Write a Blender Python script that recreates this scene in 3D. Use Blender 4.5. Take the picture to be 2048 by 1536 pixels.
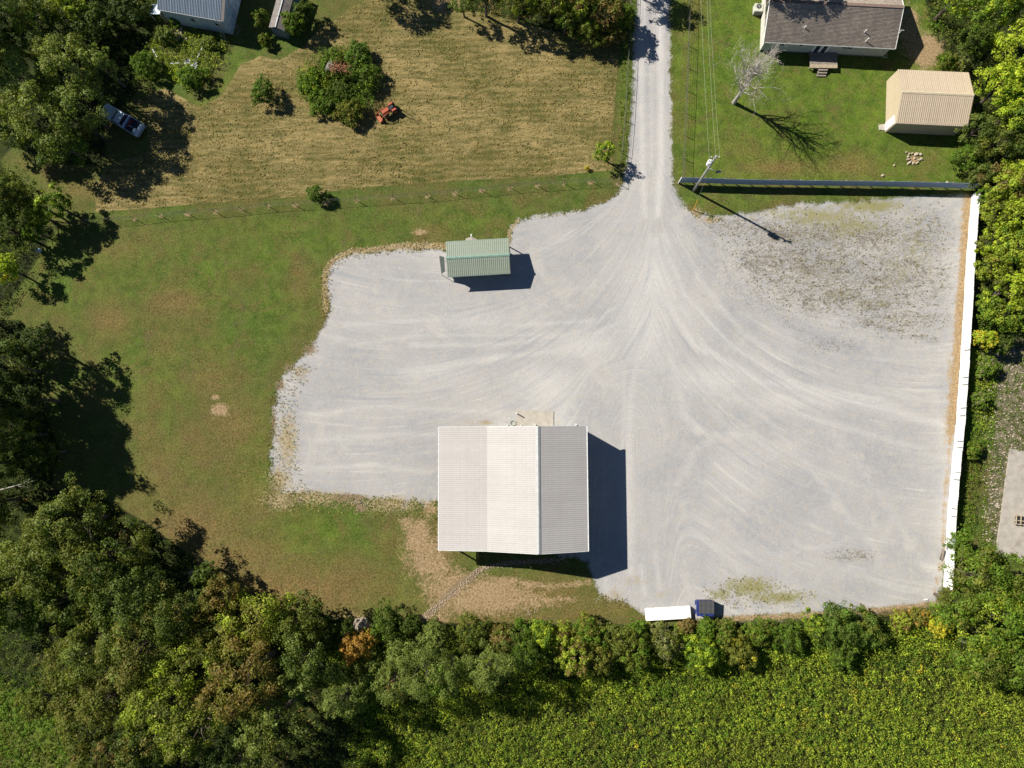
import bpy, math, random
import numpy as np
from mathutils import Matrix, Vector

for _o in list(bpy.data.objects): bpy.data.objects.remove(_o)
SC = bpy.context.scene
COL = SC.collection

# ------------------------------------------------------------------ camera
CAM_H, FPX = 80.0, 1365.0
_dn = np.array([41.0, -97.0, -FPX]); _dn /= np.linalg.norm(_dn)
_zc = -_dn
_xc = np.array([1.0, 0, 0]) - _zc[0] * _zc; _xc /= np.linalg.norm(_xc)
_yc = np.cross(_zc, _xc)
ROT = np.array([_xc, _yc, _zc])
cam_data = bpy.data.cameras.new('camera')
cam = bpy.data.objects.new('camera', cam_data); COL.objects.link(cam)
cam_data.sensor_width = 36.0
cam_data.lens = 36.0 * FPX / 2048.0
cam_data.clip_start = 0.5; cam_data.clip_end = 3000.0
_m = Matrix([list(ROT[i]) + [[0, 0, CAM_H][i]] for i in range(3)] + [[0, 0, 0, 1]])
cam.matrix_world = _m
SC.camera = cam

# ------------------------------------------------------------------ light
SUN_EL = math.radians(38.4)
SUN_AZ_TRAVEL = math.radians(-29.6)
world = bpy.data.worlds.new('World'); SC.world = world; world.use_nodes = True
_nt = world.node_tree
_bg = _nt.nodes.get('Background') or _nt.nodes.new('ShaderNodeBackground')
_sky = _nt.nodes.new('ShaderNodeTexSky'); _sky.sky_type = 'NISHITA'; _sky.sun_disc = False
_sky.sun_elevation = SUN_EL
_sky.sun_rotation = math.radians(-60.4)
_sky.air_density = 0.9; _sky.dust_density = 0.0; _sky.ozone_density = 3.5; _sky.altitude = 2200.0
_nt.links.new(_sky.outputs[0], _bg.inputs[0]); _bg.inputs[1].default_value = 0.05
sun_d = bpy.data.lights.new('sun', 'SUN'); sun_d.energy = 5.0; sun_d.angle = math.radians(0.5)
sun_d.color = (1.0, 0.955, 0.87)
sun = bpy.data.objects.new('sun', sun_d); COL.objects.link(sun)
_tr = Vector((math.cos(SUN_EL) * math.cos(SUN_AZ_TRAVEL), math.cos(SUN_EL) * math.sin(SUN_AZ_TRAVEL), -math.sin(SUN_EL)))
sun.rotation_mode = 'QUATERNION'; sun.rotation_quaternion = _tr.to_track_quat('-Z', 'Y')
sun.location = (-60, 40, 90)
SC.view_settings.view_transform = 'Standard'; SC.view_settings.look = 'None'
SC.view_settings.exposure = 0.60; SC.view_settings.gamma = 1.0
try: SC.view_settings.use_curve_mapping = False
except Exception: pass
SC.render.engine = 'CYCLES'
SC.cycles.max_bounces = 6; SC.cycles.transparent_max_bounces = 4

# ------------------------------------------------------------------ survey: measured picture points to ground metres
def G(px, py, z=0.0):
    d = ROT @ np.array([px - 1024.0, 768.0 - py, -FPX]); t = (z - CAM_H) / d[2]
    return Vector((d[0] * t, d[1] * t, z))
def PX(x, y):
    p = np.stack([x, y, np.full_like(x, -CAM_H)], -1) @ ROT
    return 1024.0 + FPX * p[..., 0] / -p[..., 2], 768.0 - FPX * p[..., 1] / -p[..., 2]
def lin(c):
    c = c / 255.0
    return c / 12.92 if c <= 0.04045 else ((c + 0.055) / 1.055) ** 2.4
KALB = 0.66
def alb(r, g, b, k=1.0): return (lin(r) * KALB * k, lin(g) * KALB * k * 1.01, lin(b) * KALB * k * 1.07, 1.0)

# ------------------------------------------------------------------ objects
def thing(name, label, cat, loc=(0, 0, 0), rz=0.0, group=None):
    o = bpy.data.objects.new(name, None); COL.objects.link(o)
    o.location = loc; o.rotation_euler = (0, 0, rz); o.empty_display_size = 0.3
    o['label'] = label; o['category'] = cat
    if group: o['group'] = group
    return o
def tag(o, label, cat=None, group=None, kind=None):
    o['label'] = label
    if cat: o['category'] = cat
    if group: o['group'] = group
    if kind: o['kind'] = kind
    return o
def link(name, me, parent=None, loc=None, rot=None, mat=None):
    o = bpy.data.objects.new(name, me); COL.objects.link(o)
    if parent is not None: o.parent = parent
    if loc is not None: o.location = loc
    if rot is not None: o.rotation_euler = rot
    if mat is not None and not me.materials: me.materials.append(mat)
    return o
def np_mesh(name, V, F, mat=None, cols=None, smooth=False):
    """V (n,3), F (m,k) all faces the same size"""
    me = bpy.data.meshes.new(name)
    V = np.asarray(V, np.float32); F = np.asarray(F, np.int32)
    m, k = F.shape
    me.vertices.add(len(V)); me.vertices.foreach_set('co', V.ravel())
    me.loops.add(m * k); me.loops.foreach_set('vertex_index', F.ravel())
    me.polygons.add(m); me.polygons.foreach_set('loop_start', np.arange(m, dtype=np.int32) * k)
    me.update(calc_edges=True)
    if smooth: me.polygons.foreach_set('use_smooth', np.ones(m, bool))
    if cols is not None:
        for an, arr in cols.items():
            a = me.attributes.new(an, 'FLOAT_COLOR', 'POINT')
            a.data.foreach_set('color', np.asarray(arr, np.float32).ravel())
    if mat: me.materials.append(mat)
    return me

class MB:
    """collects simple shapes for ONE part"""
    def __init__(s): s.v = []; s.f = []
    def add(s, V, F):
        n = len(s.v); s.v += [tuple(p) for p in V]; s.f += [tuple(i + n for i in f) for f in F]; return s
    def box(s, c, d, rz=0.0, bev=0.0, tilt=None):
        x, y, z = d[0] / 2, d[1] / 2, d[2] / 2
        if bev > 0:
            b = min(bev, x * .9, y * .9, z * .9)
            P = []
            for zz, i in ((-z, b), (-z + b, 0), (z - b, 0), (z, b)):
                for (sx, sy) in ((-1, -1), (1, -1), (1, 1), (-1, 1)):
                    if sx * sy > 0:
                        P += [(sx * (x - i), sy * (y - i - b) if True else 0, zz), (sx * (x - i - b), sy * (y - i), zz)]
                    else:
                        P += [(sx * (x - i - b), sy * (y - i), zz), (sx * (x - i), sy * (y - i - b), zz)]
            F = [tuple(range(7, -1, -1)), tuple(range(24, 32))]
            for r in range(3):
                for k in range(8):
                    a = r * 8 + k; bb = r * 8 + (k + 1) % 8
                    F.append((a, bb, bb + 8, a + 8))
        else:
            P = [(sx * x, sy * y, sz * z) for sz in (-1, 1) for (sx, sy) in ((-1, -1), (1, -1), (1, 1), (-1, 1))]
            F = [(3, 2, 1, 0), (4, 5, 6, 7), (0, 1, 5, 4), (1, 2, 6, 5), (2, 3, 7, 6), (3, 0, 4, 7)]
        M = Matrix.Rotation(rz, 3, 'Z')
        if tilt is not None: M = M @ tilt
        c = Vector(c)
        return s.add([c + M @ Vector(p) for p in P], F)
    def tube(s, pts, rad, n=8, cap=True):
        pts = [Vector(p) for p in pts]
        if not hasattr(rad, '__len__'): rad = [rad] * len(pts)
        V = []; F = []
        for i, p in enumerate(pts):
            t = (pts[min(i + 1, len(pts) - 1)] - pts[max(i - 1, 0)]).normalized()
            a = t.orthogonal().normalized() if i == 0 else (a - t * a.dot(t)).normalized()
            b = t.cross(a)
            for k in range(n):
                w = 2 * math.pi * k / n
                V.append(p + (a * math.cos(w) + b * math.sin(w)) * rad[i])
            if i:
                for k in range(n):
                    q = (i - 1) * n
                    F.append((q + k, q + (k + 1) % n, q + n + (k + 1) % n, q + n + k))
        if cap:
            F.append(tuple(range(n - 1, -1, -1))); F.append(tuple((len(pts) - 1) * n + k for k in range(n)))
        return s.add(V, F)
    def cyl(s, c, axis, r, L, n=16, r2=None):
        c = Vector(c); a = Vector(axis).normalized() * L / 2
        return s.tube([c - a, c + a], [r, r if r2 is None else r2], n)
    def prism(s, poly, z0, z1):
        n = len(poly)
        V = [(p[0], p[1], z0) for p in poly] + [(p[0], p[1], z1) for p in poly]
        F = [tuple(range(n - 1, -1, -1)), tuple(range(n, 2 * n))] + [(i, (i + 1) % n, n + (i + 1) % n, n + i) for i in range(n)]
        return s.add(V, F)
    def hull(s, bot, top):
        """loft between two equal-length rings"""
        n = len(bot)
        return s.add(list(bot) + list(top), [tuple(range(n - 1, -1, -1)), tuple(range(n, 2 * n))] +
                     [(i, (i + 1) % n, n + (i + 1) % n, n + i) for i in range(n)])
    def mesh(s, name, mat, smooth=False):
        me = bpy.data.meshes.new(name)
        me.from_pydata([tuple(v) for v in s.v], [], s.f); me.update()
        if smooth:
            for p in me.polygons: p.use_smooth = len(p.vertices) == 4
        if mat: me.materials.append(mat)
        return me
    def build(s, name, mat, parent=None, smooth=False, loc=None, rz=None):
        return link(name, s.mesh(name, mat, smooth), parent, loc, (0, 0, rz) if rz is not None else None)

# ------------------------------------------------------------------ numpy noise
def vnoise(x, y, seed=0):
    xi = np.floor(x).astype(np.int64); yi = np.floor(y).astype(np.int64)
    fx = x - xi; fy = y - yi; fx = fx * fx * (3 - 2 * fx); fy = fy * fy * (3 - 2 * fy)
    def h(a, b):
        n = (a * 374761393 + b * 668265263 + seed * 974711) & 0x7fffffff
        n = ((n ^ (n >> 13)) * 1274126177) & 0x7fffffff
        return ((n ^ (n >> 16)) & 0xffff) / 65535.0
    return (h(xi, yi) * (1 - fx) + h(xi + 1, yi) * fx) * (1 - fy) + (h(xi, yi + 1) * (1 - fx) + h(xi + 1, yi + 1) * fx) * fy
def fbm(x, y, seed=0, o=4):
    r = 0; a = .5
    for i in range(o): r = r + a * vnoise(x * 2 ** i, y * 2 ** i, seed + i); a *= .5
    return r / (1 - .5 ** o)

# ------------------------------------------------------------------ material helper
class NT:
    def __init__(s, name):
        s.m = bpy.data.materials.new(name); s.m.use_nodes = True
        s.t = s.m.node_tree; s.t.nodes.clear()
        s.out = s.t.nodes.new('ShaderNodeOutputMaterial')
    def n(s, t, **kw):
        nd = s.t.nodes.new(t)
        for k, v in kw.items(): setattr(nd, k, v)
        return nd
    def set(s, sock, v):
        if isinstance(v, bpy.types.NodeSocket): s.t.links.new(v, sock)
        elif v is not None:
            if hasattr(v, '__len__') and sock.type == 'RGBA' and len(v) == 3: v = tuple(v) + (1,)
            sock.default_value = v
    def pos(s): return s.n('ShaderNodeNewGeometry').outputs['Position']
    def obj(s): return s.n('ShaderNodeTexCoord').outputs['Object']
    def scale(s, vec, sc, rz=0.0, loc=(0, 0, 0)):
        nd = s.n('ShaderNodeMapping'); s.set(nd.inputs['Vector'], vec)
        nd.inputs['Scale'].default_value = sc; nd.inputs['Rotation'].default_value = (0, 0, rz); nd.inputs['Location'].default_value = loc
        return nd.outputs[0]
    def noise(s, vec, sc, det=4, rough=.55, dist=0.0):
        nd = s.n('ShaderNodeTexNoise'); s.set(nd.inputs['Vector'], vec)
        nd.inputs['Scale'].default_value = sc; nd.inputs['Detail'].default_value = det
        nd.inputs['Roughness'].default_value = rough; nd.inputs['Distortion'].default_value = dist
        return nd.outputs['Fac']
    def vor(s, vec, sc, out='Distance', feat='F1'):
        nd = s.n('ShaderNodeTexVoronoi', feature=feat); s.set(nd.inputs['Vector'], vec); nd.inputs['Scale'].default_value = sc
        return nd.outputs[out]
    def mix(s, f, a, b, mode='MIX'):
        nd = s.n('ShaderNodeMix', data_type='RGBA', blend_type=mode); nd.clamp_factor = True
        s.set(nd.inputs[0], f); s.set(nd.inputs[6], a); s.set(nd.inputs[7], b)
        return nd.outputs[2]
    def ma(s, op, a, b=None, c=None, clamp=False):
        nd = s.n('ShaderNodeMath', operation=op); nd.use_clamp = clamp
        s.set(nd.inputs[0], a)
        if b is not None: s.set(nd.inputs[1], b)
        if c is not None: s.set(nd.inputs[2], c)
        return nd.outputs[0]
    def mr(s, v, a, b, c=0.0, d=1.0, smooth=True):
        nd = s.n('ShaderNodeMapRange'); nd.clamp = True
        if smooth: nd.interpolation_type = 'SMOOTHSTEP'
        s.set(nd.inputs[0], v)
        for i, q in zip((1, 2, 3, 4), (a, b, c, d)): s.set(nd.inputs[i], q)
        return nd.outputs[0]
    def sep(s, c):
        nd = s.n('ShaderNodeSeparateColor'); s.set(nd.inputs[0], c); return nd.outputs
    def attr(s, name):
        nd = s.n('ShaderNodeAttribute'); nd.attribute_name = name; return nd
    def rnd(s): return s.n('ShaderNodeObjectInfo').outputs['Random']
    def bump(s, h, strength=.5, dist=.05):
        nd = s.n('ShaderNodeBump'); s.set(nd.inputs['Height'], h)
        nd.inputs['Strength'].default_value = strength; nd.inputs['Distance'].default_value = dist
        return nd.outputs[0]
    def bsdf(s, color, rough=.8, metal=0.0, normal=None, spec=.3, **kw):
        nd = s.n('ShaderNodeBsdfPrincipled')
        s.set(nd.inputs['Base Color'], color); s.set(nd.inputs['Roughness'], rough); s.set(nd.inputs['Metallic'], metal)
        nd.inputs['Specular IOR Level'].default_value = spec
        if normal is not None: s.set(nd.inputs['Normal'], normal)
        for k, v in kw.items(): s.set(nd.inputs[k], v)
        s.t.links.new(nd.outputs[0], s.out.inputs[0]); return nd
def simple(name, c, rough=.6, metal=0.0, var=.12, sc=3.0, dirt=None, spec=.4):
    t = NT(name); p = t.obj()
    a = t.noise(p, sc, 5, .6)
    col = t.mix(t.mr(a, .3, .7), tuple(x * (1 - var) for x in c[:3]), tuple(min(1, x * (1 + var)) for x in c[:3]))
    if dirt: col = t.mix(t.mr(t.noise(p, sc * .4, 6, .65), .52, .75, 0, .8), col, dirt)
    t.bsdf(col, t.mr(a, .2, .8, max(.05, rough - .1), min(1, rough + .12)), metal, spec=spec)
    return t.m
# ------------------------------------------------------------------ GROUND
GX0, GX1, GY0, GY1, GS = -82.0, 74.0, -50.0, 66.0, 0.3
_xs = np.arange(GX0, GX1 + GS / 2, GS); _ys = np.arange(GY0, GY1 + GS / 2, GS)
gx, gy = np.meshgrid(_xs, _ys)
qx, qy = PX(gx, gy)
def sdf(poly, X=None, Y=None):
    X = qx if X is None else X; Y = qy if Y is None else Y
    P = np.array(poly, float); n = len(P)
    d = np.full(X.shape, 1e9); ins = np.zeros(X.shape, bool)
    for i in range(n):
        a = P[i]; b = P[(i + 1) % n]; e = b - a
        wx = X - a[0]; wy = Y - a[1]
        t = np.clip((wx * e[0] + wy * e[1]) / max(1e-9, e @ e), 0, 1)
        d = np.minimum(d, (wx - e[0] * t) ** 2 + (wy - e[1] * t) ** 2)
        c = ((a[1] <= Y) != (b[1] <= Y))
        with np.errstate(divide='ignore', invalid='ignore'):
            xi = a[0] + (Y - a[1]) * e[0] / (e[1] if e[1] != 0 else 1e-9)
        ins ^= c & (X < xi)
    return np.where(ins, 1, -1) * np.sqrt(d)
def stroke(pl, w, X=None, Y=None):
    X = qx if X is None else X; Y = qy if Y is None else Y
    d = np.full(X.shape, 1e9)
    for a, b in zip(pl[:-1], pl[1:]):
        a = np.array(a, float); b = np.array(b, float); e = b - a
        wx = X - a[0]; wy = Y - a[1]
        t = np.clip((wx * e[0] + wy * e[1]) / max(1e-9, e @ e), 0, 1)
        d = np.minimum(d, (wx - e[0] * t) ** 2 + (wy - e[1] * t) ** 2)
    return np.exp(-d / (w * w))
def blobs(L):
    r = np.zeros(qx.shape)
    for b in L:
        cx, cy, rx, ry = b[:4]; s = b[4] if len(b) > 4 else 1.0
        r = np.maximum(r, s * np.exp(-(((qx - cx) / rx) ** 2 + ((qy - cy) / ry) ** 2)))
    return r
def soft(d, w): return np.clip(d / w + .5, 0, 1)
GRAVEL = [(1277, -260), (1275, 0), (1268, 120), (1262, 240), (1256, 320), (1249, 365), (1238, 385), (1215, 400), (1170, 420), (1110, 428), (1060, 433),
          (1036, 441), (1023, 458), (1019, 480), (1010, 500), (960, 512), (900, 500), (860, 497), (800, 500), (740, 504), (700, 505), (670, 517), (656, 540),
          (654, 580), (660, 615), (650, 650), (626, 690), (592, 728), (562, 760), (550, 800), (546, 850), (542, 900), (545, 955), (572, 982), (620, 986),
          (700, 992), (800, 1004), (880, 1002), (1000, 1060), (1120, 1112), (1178, 1120), (1188, 1160), (1202, 1192), (1250, 1205), (1290, 1228), (1380, 1238), (1440, 1234), (1600, 1226),
          (1750, 1216), (1868, 1206), (1888, 1150), (1904, 1000), (1922, 800), (1938, 600), (1950, 400), (1940, 392), (1850, 392), (1780, 398), (1700, 405),
          (1600, 408), (1530, 420), (1490, 428), (1430, 432), (1390, 430), (1366, 410), (1352, 385), (1344, 350), (1341, 240), (1338, 0), (1341, -260)]
g_sd = sdf(GRAVEL) / 17.0
HAY = [(192, 424), (188, 372), (215, 330), (300, 300), (290, 240), (272, 200), (330, 175), (400, 215), (445, 190), (480, 130), (520, 112), (560, 120), (610, 90), (640, 55), (700, 20),
       (760, -20), (800, -260), (1236, -260), (1236, 60), (1234, 160), (1226, 250), (1224, 340), (1100, 352), (900, 362), (700, 376), (620, 392), (430, 405), (300, 416)]
hay = soft(sdf(HAY), 10)
lush = np.maximum.reduce([
    soft(sdf([(1345, -260), (1990, -260), (1990, 60), (1935, 130), (1930, 366), (1357, 360), (1347, 240)]), 16) * .95,
    soft(sdf([(1370, 392), (1930, 388), (1700, 398), (1560, 402), (1480, 418), (1400, 428)]), 10) * .55,
    blobs([(640, 1062, 95, 45, .8), (600, 1075, 60, 40, .8), (770, 1095, 40, 35, .5), (800, 1185, 60, 30, .4), (1000, 1195, 60, 20, .2), (1245, 1222, 45, 10, .6), (1120, 1190, 60, 30, .2),
           (120, 560, 120, 90, .35), (560, 470, 220, 50, .5), (250, 760, 60, 70, .6), (200, 560, 90, 60, .5), (430, 560, 60, 60, .5), (520, 520, 80, 40, .5), (330, 760, 50, 60, .5), (440, 700, 60, 40, .45), (500, 960, 40, 60, .6), (520, 900, 22, 90, .55), (300, 520, 140, 70, .3), (900, 440, 160, 30, .5), (560, 600, 90, 90, .35),
           (400, 700, 80, 60, .3), (1255, 200, 9, 120, .6), (900, 20, 20, 25, .7), (60, 350, 30, 40, .3), (40, 1420, 140, 140, .9), (20, 1010, 60, 14, .9)]),
    stroke([(290, 195), (345, 212), (400, 207), (440, 178), (470, 135), (500, 108)], 9) * .55,
    stroke([(1255, 20), (1250, 200), (1243, 330)], 8) * .6])
brown = np.maximum.reduce([
    blobs([(1000, 1195, 200, 45, 1), (850, 1110, 80, 70, .6), (560, 1180, 260, 60, 1), (380, 1060, 120, 70, .9), (450, 1120, 150, 60, .9), (320, 950, 60, 90, .7), (470, 850, 60, 60, .8), (225, 640, 45, 40, .8), (350, 600, 55, 30, .75), (330, 690, 40, 40, .5), (600, 560, 30, 50, .5), (420, 760, 50, 40, .6), (240, 500, 50, 26, .5), (300, 870, 40, 40, .6), (300, 800, 40, 60, .35),
           (600, 1140, 120, 40, .7), (1150, 1195, 70, 35, .5), (1000, 1225, 100, 20, .9), (300, 480, 70, 40, .3), (380, 900, 120, 60, .5), (500, 1000, 50, 60, .6), (860, 460, 30, 12, .6),
           (1560, 335, 90, 18, .9), (1700, 330, 60, 25, .8), (1480, 300, 60, 30, .4), (1850, 320, 50, 30, .35), (150, 380, 60, 20, .7), (80, 330, 50, 40, .5), (330, 240, 40, 20, .3), (1390, 60, 12, 60, .25),
           (1370, 120, 10, 100, .3), (1385, 420, 18, 12, .9), (1640, 110, 60, 30, .2), (870, 60, 40, 40, .4), (650, 660, 20, 40, .3)]),
    stroke([(1250, 1215), (1080, 1235), (880, 1245)], 14) * .7])
dirt = np.maximum.reduce([
    blobs([(835, 1075, 32, 45, .9), (860, 1130, 45, 28, .85), (905, 1165, 50, 22, .8), (985, 1185, 70, 30, 1), (940, 1205, 50, 22, .9), (1010, 1165, 50, 14, .8), (815, 1045, 20, 20, .7), (438, 820, 20, 14, 1),
           (430, 795, 8, 6, 1), (840, 464, 18, 7, .9), (300, 330, 1, 1, 0), (880, 10, 14, 16, .9), (660, 100, 25, 20, .3), (1850, 100, 40, 40, .95), (1820, 60, 25, 60, .8), (1900, 250, 8, 8, .2),
           (1070, 1218, 14, 8, .5), (1827, 317, 15, 12, .75), (985, 1195, 110, 40, .85), (900, 1180, 60, 40, .75), (850, 1110, 55, 60, .7), (1050, 1205, 90, 20, .6), (870, 1235, 40, 16, .6), (700, 1232, 60, 8, .5), (610, 985, 30, 8, .3), (860, 1020, 20, 20, .7)]),
    soft(sdf([(800, 1040), (872, 1050), (880, 1112), (960, 1142), (1060, 1156), (1075, 1225), (960, 1236), (866, 1246), (838, 1190), (812, 1120)]), 40) * .52,
    stroke([(1937, 400), (1930, 520), (1921, 640), (1912, 760), (1903, 860)], 14) * .86,
    stroke([(1903, 860), (1890, 1000), (1884, 1120), (1870, 1180)], 8) * .5,
    stroke([(1450, 1238), (1600, 1232), (1760, 1220), (1870, 1208)], 8) * .7,
    stroke([(1020, 1165), (1100, 1172), (1180, 1165)], 9) * .6, stroke([(1010, 1195), (1090, 1200), (1150, 1198)], 8) * .6])
_fp = [(270, 438), (322, 432), (376, 428), (431, 424), (484, 419), (537, 413), (590, 410), (652, 406), (713, 401), (788, 396), (855, 392), (909, 386), (963, 381), (1020, 375), (1074, 371), (1128, 367), (1183, 364), (1236, 367)]
dirt = np.maximum(dirt, blobs([(x, y + 1, 5 + (i * 37 % 5), 5, .8) for i, (x, y) in enumerate(_fp)]))
rubble = np.maximum(soft(sdf([(1960, 690), (2300, 640), (2300, 1160), (1985, 1120), (1975, 1000), (1990, 860), (1995, 780)]), 24),
                    blobs([(1530, 425, 12, 8, .4), (1735, 312, 1, 1, 0)]))
weedp = np.maximum.reduce([blobs([(1640, 540, 170, 85, .62), (1560, 520, 110, 60, .6), (1780, 560, 130, 75, .6), (1680, 590, 60, 26, .8), (1600, 520, 40, 20, .75), (1740, 610, 60, 20, .75), (1600, 470, 150, 35, .7), (1720, 470, 140, 40, .7), (1480, 455, 90, 24, .55), (1850, 470, 70, 60, .45),
                   (1800, 640, 110, 30, .5), (1650, 600, 150, 30, .55), (1700, 1110, 50, 14, .5), (1660, 690, 60, 20, .35), (600, 745, 22, 14, .4)]),
                   stroke([(1720, 640), (1800, 665), (1870, 680)], 8) * .5, stroke([(1400, 450), (1520, 600), (1600, 660)], 14) * .25])
straw = np.maximum.reduce([
    stroke([(652, 620), (650, 580), (650, 545), (665, 520), (700, 503), (760, 497)], 7) * .95,
    stroke([(760, 497), (800, 492), (850, 491), (890, 492)], 8) * 1.0, stroke([(1018, 490), (1020, 460), (1036, 440)], 5) * .9,
    stroke([(1060, 434), (1130, 428), (1200, 408), (1238, 385)], 3) * .5,
    blobs([(575, 880, 28, 70, .8), (560, 960, 30, 40, .8), (640, 995, 90, 20, .75), (780, 1008, 110, 22, .75), (560, 1000, 50, 26, .75), (600, 745, 22, 16, .7), (1420, 440, 40, 10, .7), (1395, 425, 14, 12, .9), (820, 1005, 40, 12, .6), (700, 1000, 120, 12, .5), (545, 1000, 20, 30, .7), (970, 845, 22, 5, 1), (940, 845, 14, 4, .8),
           (1113, 845, 6, 4, 1), (1900, 740, 12, 40, .7), (1893, 860, 10, 60, .6), (1270, 1160, 40, 20, .5), (1230, 1190, 30, 16, .6), (1330, 1190, 50, 16, .4), (1600, 630, 60, 18, .2), (1660, 430, 70, 20, .4)])])
moss = blobs([(1640, 432, 110, 22, .8), (1740, 412, 80, 16, 1), (1700, 450, 90, 22, .7), (1830, 500, 40, 50, .5), (1560, 425, 60, 14, .6), (1690, 460, 50, 20, .6), (1800, 520, 60, 60, .35), (1500, 1175, 60, 22, 1), (1560, 1195, 70, 16, .9), (1440, 1190, 26, 14, .9), (1620, 1195, 30, 8, .7),
              (1420, 1205, 20, 10, .6), (1830, 440, 50, 20, .4), (1790, 640, 60, 20, .3), (585, 1010, 20, 10, .5), (1770, 600, 60, 24, .35)])
_T = [([(1286, -100), (1285, 60), (1283, 200), (1285, 330), (1290, 430)], 6, .55), ([(1324, -100), (1320, 60), (1322, 200), (1322, 330), (1315, 430)], 7, .7), ([(1303, 100), (1304, 330)], 4, .3),
      ([(1300, 470), (1285, 560), (1230, 650), (1120, 700), (960, 720), (800, 745)], 7, .4), ([(1280, 500), (1250, 600), (1160, 665), (1000, 690), (820, 690)], 5, .35),
      ([(1310, 480), (1330, 600), (1390, 690), (1520, 760), (1700, 800), (1890, 850)], 9, .5), ([(1325, 470), (1370, 590), (1460, 690), (1600, 770), (1760, 800)], 6, .45),
      ([(1345, 440), (1400, 560), (1480, 660), (1560, 720)], 5, .35), ([(1295, 480), (1290, 640), (1260, 800), (1255, 1000), (1262, 1150)], 7, .4), ([(1250, 700), (1245, 900), (1245, 1100)], 4, .3),
      ([(1310, 520), (1340, 700), (1370, 830), (1400, 860)], 10, .35), ([(1260, 820), (1265, 1140)], 6, .3), ([(1240, 690), (1150, 760), (1060, 770)], 6, .3),
      ([(620, 830), (760, 812), (900, 820), (1000, 825)], 4, .3), ([(640, 880), (800, 868), (870, 870)], 5, .3), ([(690, 650), (860, 640), (1050, 650), (1200, 640)], 5, .35),
      ([(700, 690), (860, 668), (1000, 672), (1180, 668)], 3, .3), ([(1370, 950), (1390, 900), (1440, 870), (1500, 870), (1550, 910)], 9, .24), ([(1360, 1000), (1380, 1060), (1450, 1100), (1560, 1110), (1700, 1080)], 7, .13),
      ([(1560, 740), (1700, 900), (1800, 1050), (1860, 1150)], 8, .15), ([(1490, 790), (1640, 960), (1760, 1110)], 6, .2), ([(1400, 780), (1600, 830), (1850, 900)], 6, .3), ([(600, 940), (740, 930), (860, 945)], 5, .25),
      ([(1280, 1130), (1290, 1190)], 5, .4), ([(1310, 1110), (1320, 1180)], 5, .35), ([(1210, 1150), (1215, 1190)], 6, .3)]
pale = np.maximum(soft(sdf([(1033, 738), (1140, 740), (1146, 800), (1130, 845), (1036, 845)]), 12) * .16, 0 * qx)
pale = np.maximum(pale, blobs([(1290, 640, 60, 120, .5), (1420, 760, 90, 30, .5), (1600, 800, 120, 20, .45), (1180, 690, 80, 30, .45), (1310, 560, 45, 70, .6), (1300, 660, 50, 60, .5), (860, 745, 60, 16, .45), (1090, 770, 60, 40, .5), (1330, 620, 60, 50, .4), (950, 640, 100, 30, .3), (1480, 940, 60, 60, .2)]))
for pl, w, s_ in _T: pale = np.maximum(pale, stroke(pl, w) * s_)
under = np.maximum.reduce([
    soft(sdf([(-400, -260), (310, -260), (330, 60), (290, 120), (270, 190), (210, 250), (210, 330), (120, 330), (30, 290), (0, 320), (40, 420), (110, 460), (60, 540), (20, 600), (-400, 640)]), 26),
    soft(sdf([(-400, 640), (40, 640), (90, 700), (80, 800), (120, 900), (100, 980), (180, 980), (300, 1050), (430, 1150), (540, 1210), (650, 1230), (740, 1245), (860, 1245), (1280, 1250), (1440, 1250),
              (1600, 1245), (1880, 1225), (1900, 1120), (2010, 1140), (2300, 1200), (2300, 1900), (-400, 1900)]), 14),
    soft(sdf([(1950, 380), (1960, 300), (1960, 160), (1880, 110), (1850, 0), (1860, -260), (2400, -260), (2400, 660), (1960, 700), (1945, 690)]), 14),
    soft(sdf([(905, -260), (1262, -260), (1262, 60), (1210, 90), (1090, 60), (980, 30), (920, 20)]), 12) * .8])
stone = np.maximum.reduce([stroke([(835, 1246), (870, 1215), (915, 1170), (960, 1140)], 7), stroke([(960, 1140), (1010, 1125), (1060, 1122), (1120, 1120)], 6) * .7,
                           blobs([(700, 995, 50, 10, .8), (720, 1015, 16, 14, .8), (600, 1002, 10, 6, .8), (560, 770, 14, 16, .7), (620, 700, 26, 20, .6), (575, 735, 14, 14, .6), (548, 840, 8, 60, .6), (545, 980, 14, 30, .5), (1060, 1226, 8, 8, .6),
                                  (660, 1010, 60, 10, .5), (1215, 1200, 20, 10, .5)])])
meadow = soft(sdf([(-400, 1360), (60, 1380), (130, 1440), (160, 1540), (200, 1900), (-400, 1900)]), 40)
under = under * (1 - meadow)
A = np.stack([np.clip(g_sd * .1 + .5, 0, 1), hay, lush, brown], -1)
B = np.stack([dirt, rubble, weedp, straw], -1)
C = np.stack([pale, under, stone, moss], -1)
# how wheels have run over the yard: across-track and along-track coordinates fanning out of the lane
_dx = qx - 1305.0; _dy = qy - 300.0; _r = np.hypot(_dx, _dy); _th = np.abs(np.arctan2(_dx, _dy))
_v = (_th - .00118 * np.maximum(_r - 150, 0)) * 20.0
_v = np.where(_dx < 0, _v + 60, _v)
_k = soft(200 - np.abs(_dx), 60) * soft(250 - qy, 120)
_k = np.maximum(_k, np.exp(-((qx - 1262) / 55.0) ** 2) * soft(qy - 800, 160) * .9)
_v = _v * (1 - _k) + (gx * 1.0) * _k
_d = np.stack([_v, _r / 17.0, np.zeros_like(_v), np.ones_like(_v)], -1)

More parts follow.
